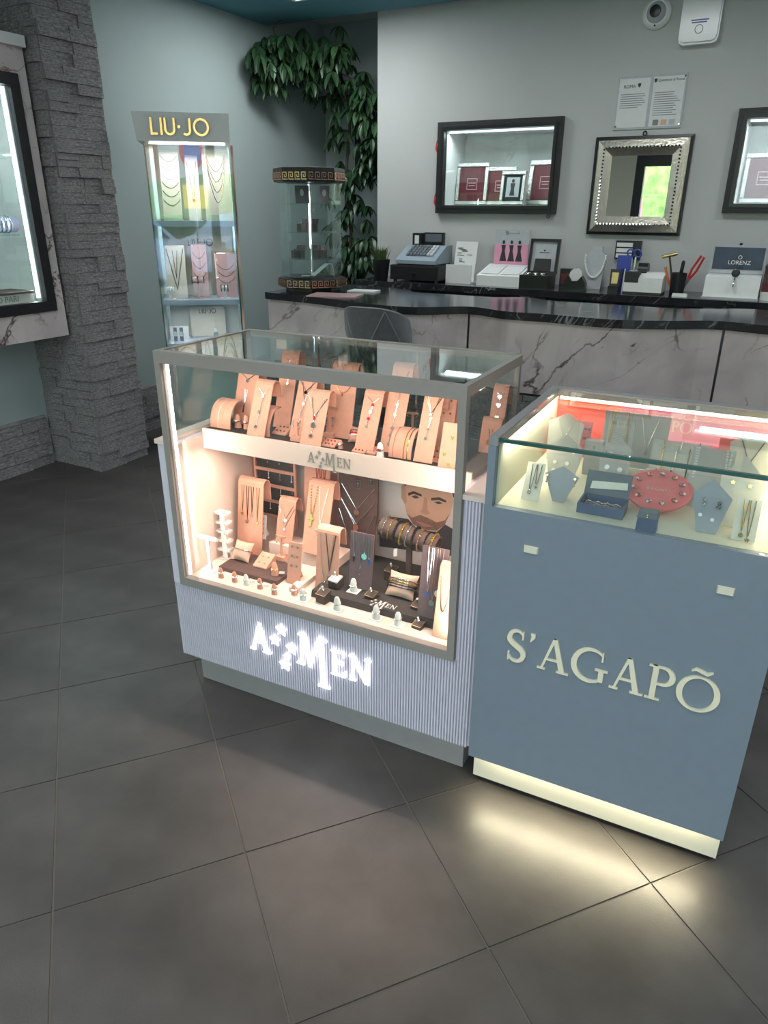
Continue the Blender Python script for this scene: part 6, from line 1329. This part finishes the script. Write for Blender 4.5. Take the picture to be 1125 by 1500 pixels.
S = bent_stand(SZN, 'cream slanted plaque with two gold necklaces at right', 1100, 729, .10, 32, 'sag_card_cream', .5, curl=False); necklace(S, 'gold necklace with a shell at right', 'gold', .1, .97, .8, True, 'disc', .005, uc=-.12); necklace(S, 'gold necklace with a flower at right', 'gold', .1, .97, .88, False, 'star', .006, uc=.16)

# ================================================================== STREET BEHIND THE CAMERA (seen in glass and mirror)
struct(MB().box(-14, 22, -30, -2.6, -.16, -.062).build('ground_street', 'asphalt'))
hd = tag(MB().lathe([(.3, 0), (1.5, .3), (1.9, 1.6), (1.6, 3.0), (.9, 3.9), (.05, 4.3)], 14, (0, 0, 0), sx=1.3).build('street_tree', 'hedge', None, (-4.2, -8, -.06)), 'leafy green tree seen through the shop door in the mirror', 'tree')
for k, x in enumerate((3.0, 9.5)):
    tag(MB().lathe([(.6, 0), (1.6, .4), (1.9, 1.3), (1.5, 2.2), (.05, 2.6)], 14, sx=1.6).build('street_hedge', 'hedge', None, (x, -12.2, -.06)), ('green hedge across the street reflected at left', 'green hedge across the street reflected at right')[k], 'hedge')
h_ = thing('house', 'brown house across the street reflected in the cabinet', 'building', (6, -19, -.06)); MB().box(-4, 4, -3, 3, 0, 4.2).build('walls', 'brick_house', h_); MB().prism([(-3.4, 4.2), (3.4, 4.2), (0, 5.6)], (-4.2, 0, 0), (0, 1, 0), (0, 0, 1), (8.4, 0, 0)).build('roof', 'brown', h_)
for x in (-2.5, 0, 2.5): MB().box(x-.5, x+.5, 3.0, 3.04, 1.4, 2.8).build('window', 'slate', h_)
for k, (x, mt) in enumerate(((2.4, 'car_blue'), (7.0, 'car_blue'))):
    c = thing('parked_car', ('blue car parked outside, reflected at left', 'blue car parked outside, reflected at right')[k], 'car', (x, -7.2, -.06))
    MB().prism([(-2.1, .25), (2.1, .25), (2.15, .7), (1.95, .85), (1.2, .95), (.6, 1.42), (-.9, 1.45), (-1.7, .98), (-2.1, .85)], (0, -.85, 0), (1, 0, 0), (0, 0, 1), (0, 1.7, 0)).build('body', mt, c); MB().prism([(1.05, .97), (.55, 1.36), (-.85, 1.38), (-1.5, .99)], (0, -.86, 0), (1, 0, 0), (0, 0, 1), (0, 1.72, 0)).build('windows', 'black', c)
    for wx in (-1.3, 1.3):
        for wy in (-.75, .75): MB().lathe([(.2, -.1), (.32, -.1), (.32, .1), (.2, .1)], 18, (wx, wy, .32), 'y').build('wheel', 'tyre', c)
s_ = thing('street_sign', 'yellow sign on a pole outside, reflected in the cabinet', 'sign', (3.9, -6.0, -.06)); MB().cyl((0, 0, 0), .03, 2.9, 10).build('pole', 'silver', s_); MB().box(-.3, .3, .03, .04, 1.55, 2.0).build('panel', 'yellow_sign', s_); MB().lathe([(.3, .03), (.3, .045)], 24, (0, 0, 2.6), 'y').build('disc', 'red_plastic', s_); MB().lathe([(.22, .046), (.22, .05)], 24, (0, 0, 2.6), 'y').build('disc_face', 'blue_plastic', s_)
p_ = thing('pink_banner', 'pink banner outside seen in the wall mirror', 'banner', (-3.1, -4.2, -.06)); MB().box(-.03, .03, -.03, .03, 0, 2.2).build('pole', 'silver', p_); MB().box(.03, .42, -.01, .01, 1.0, 1.75).build('flag', 'pink_panel', p_)
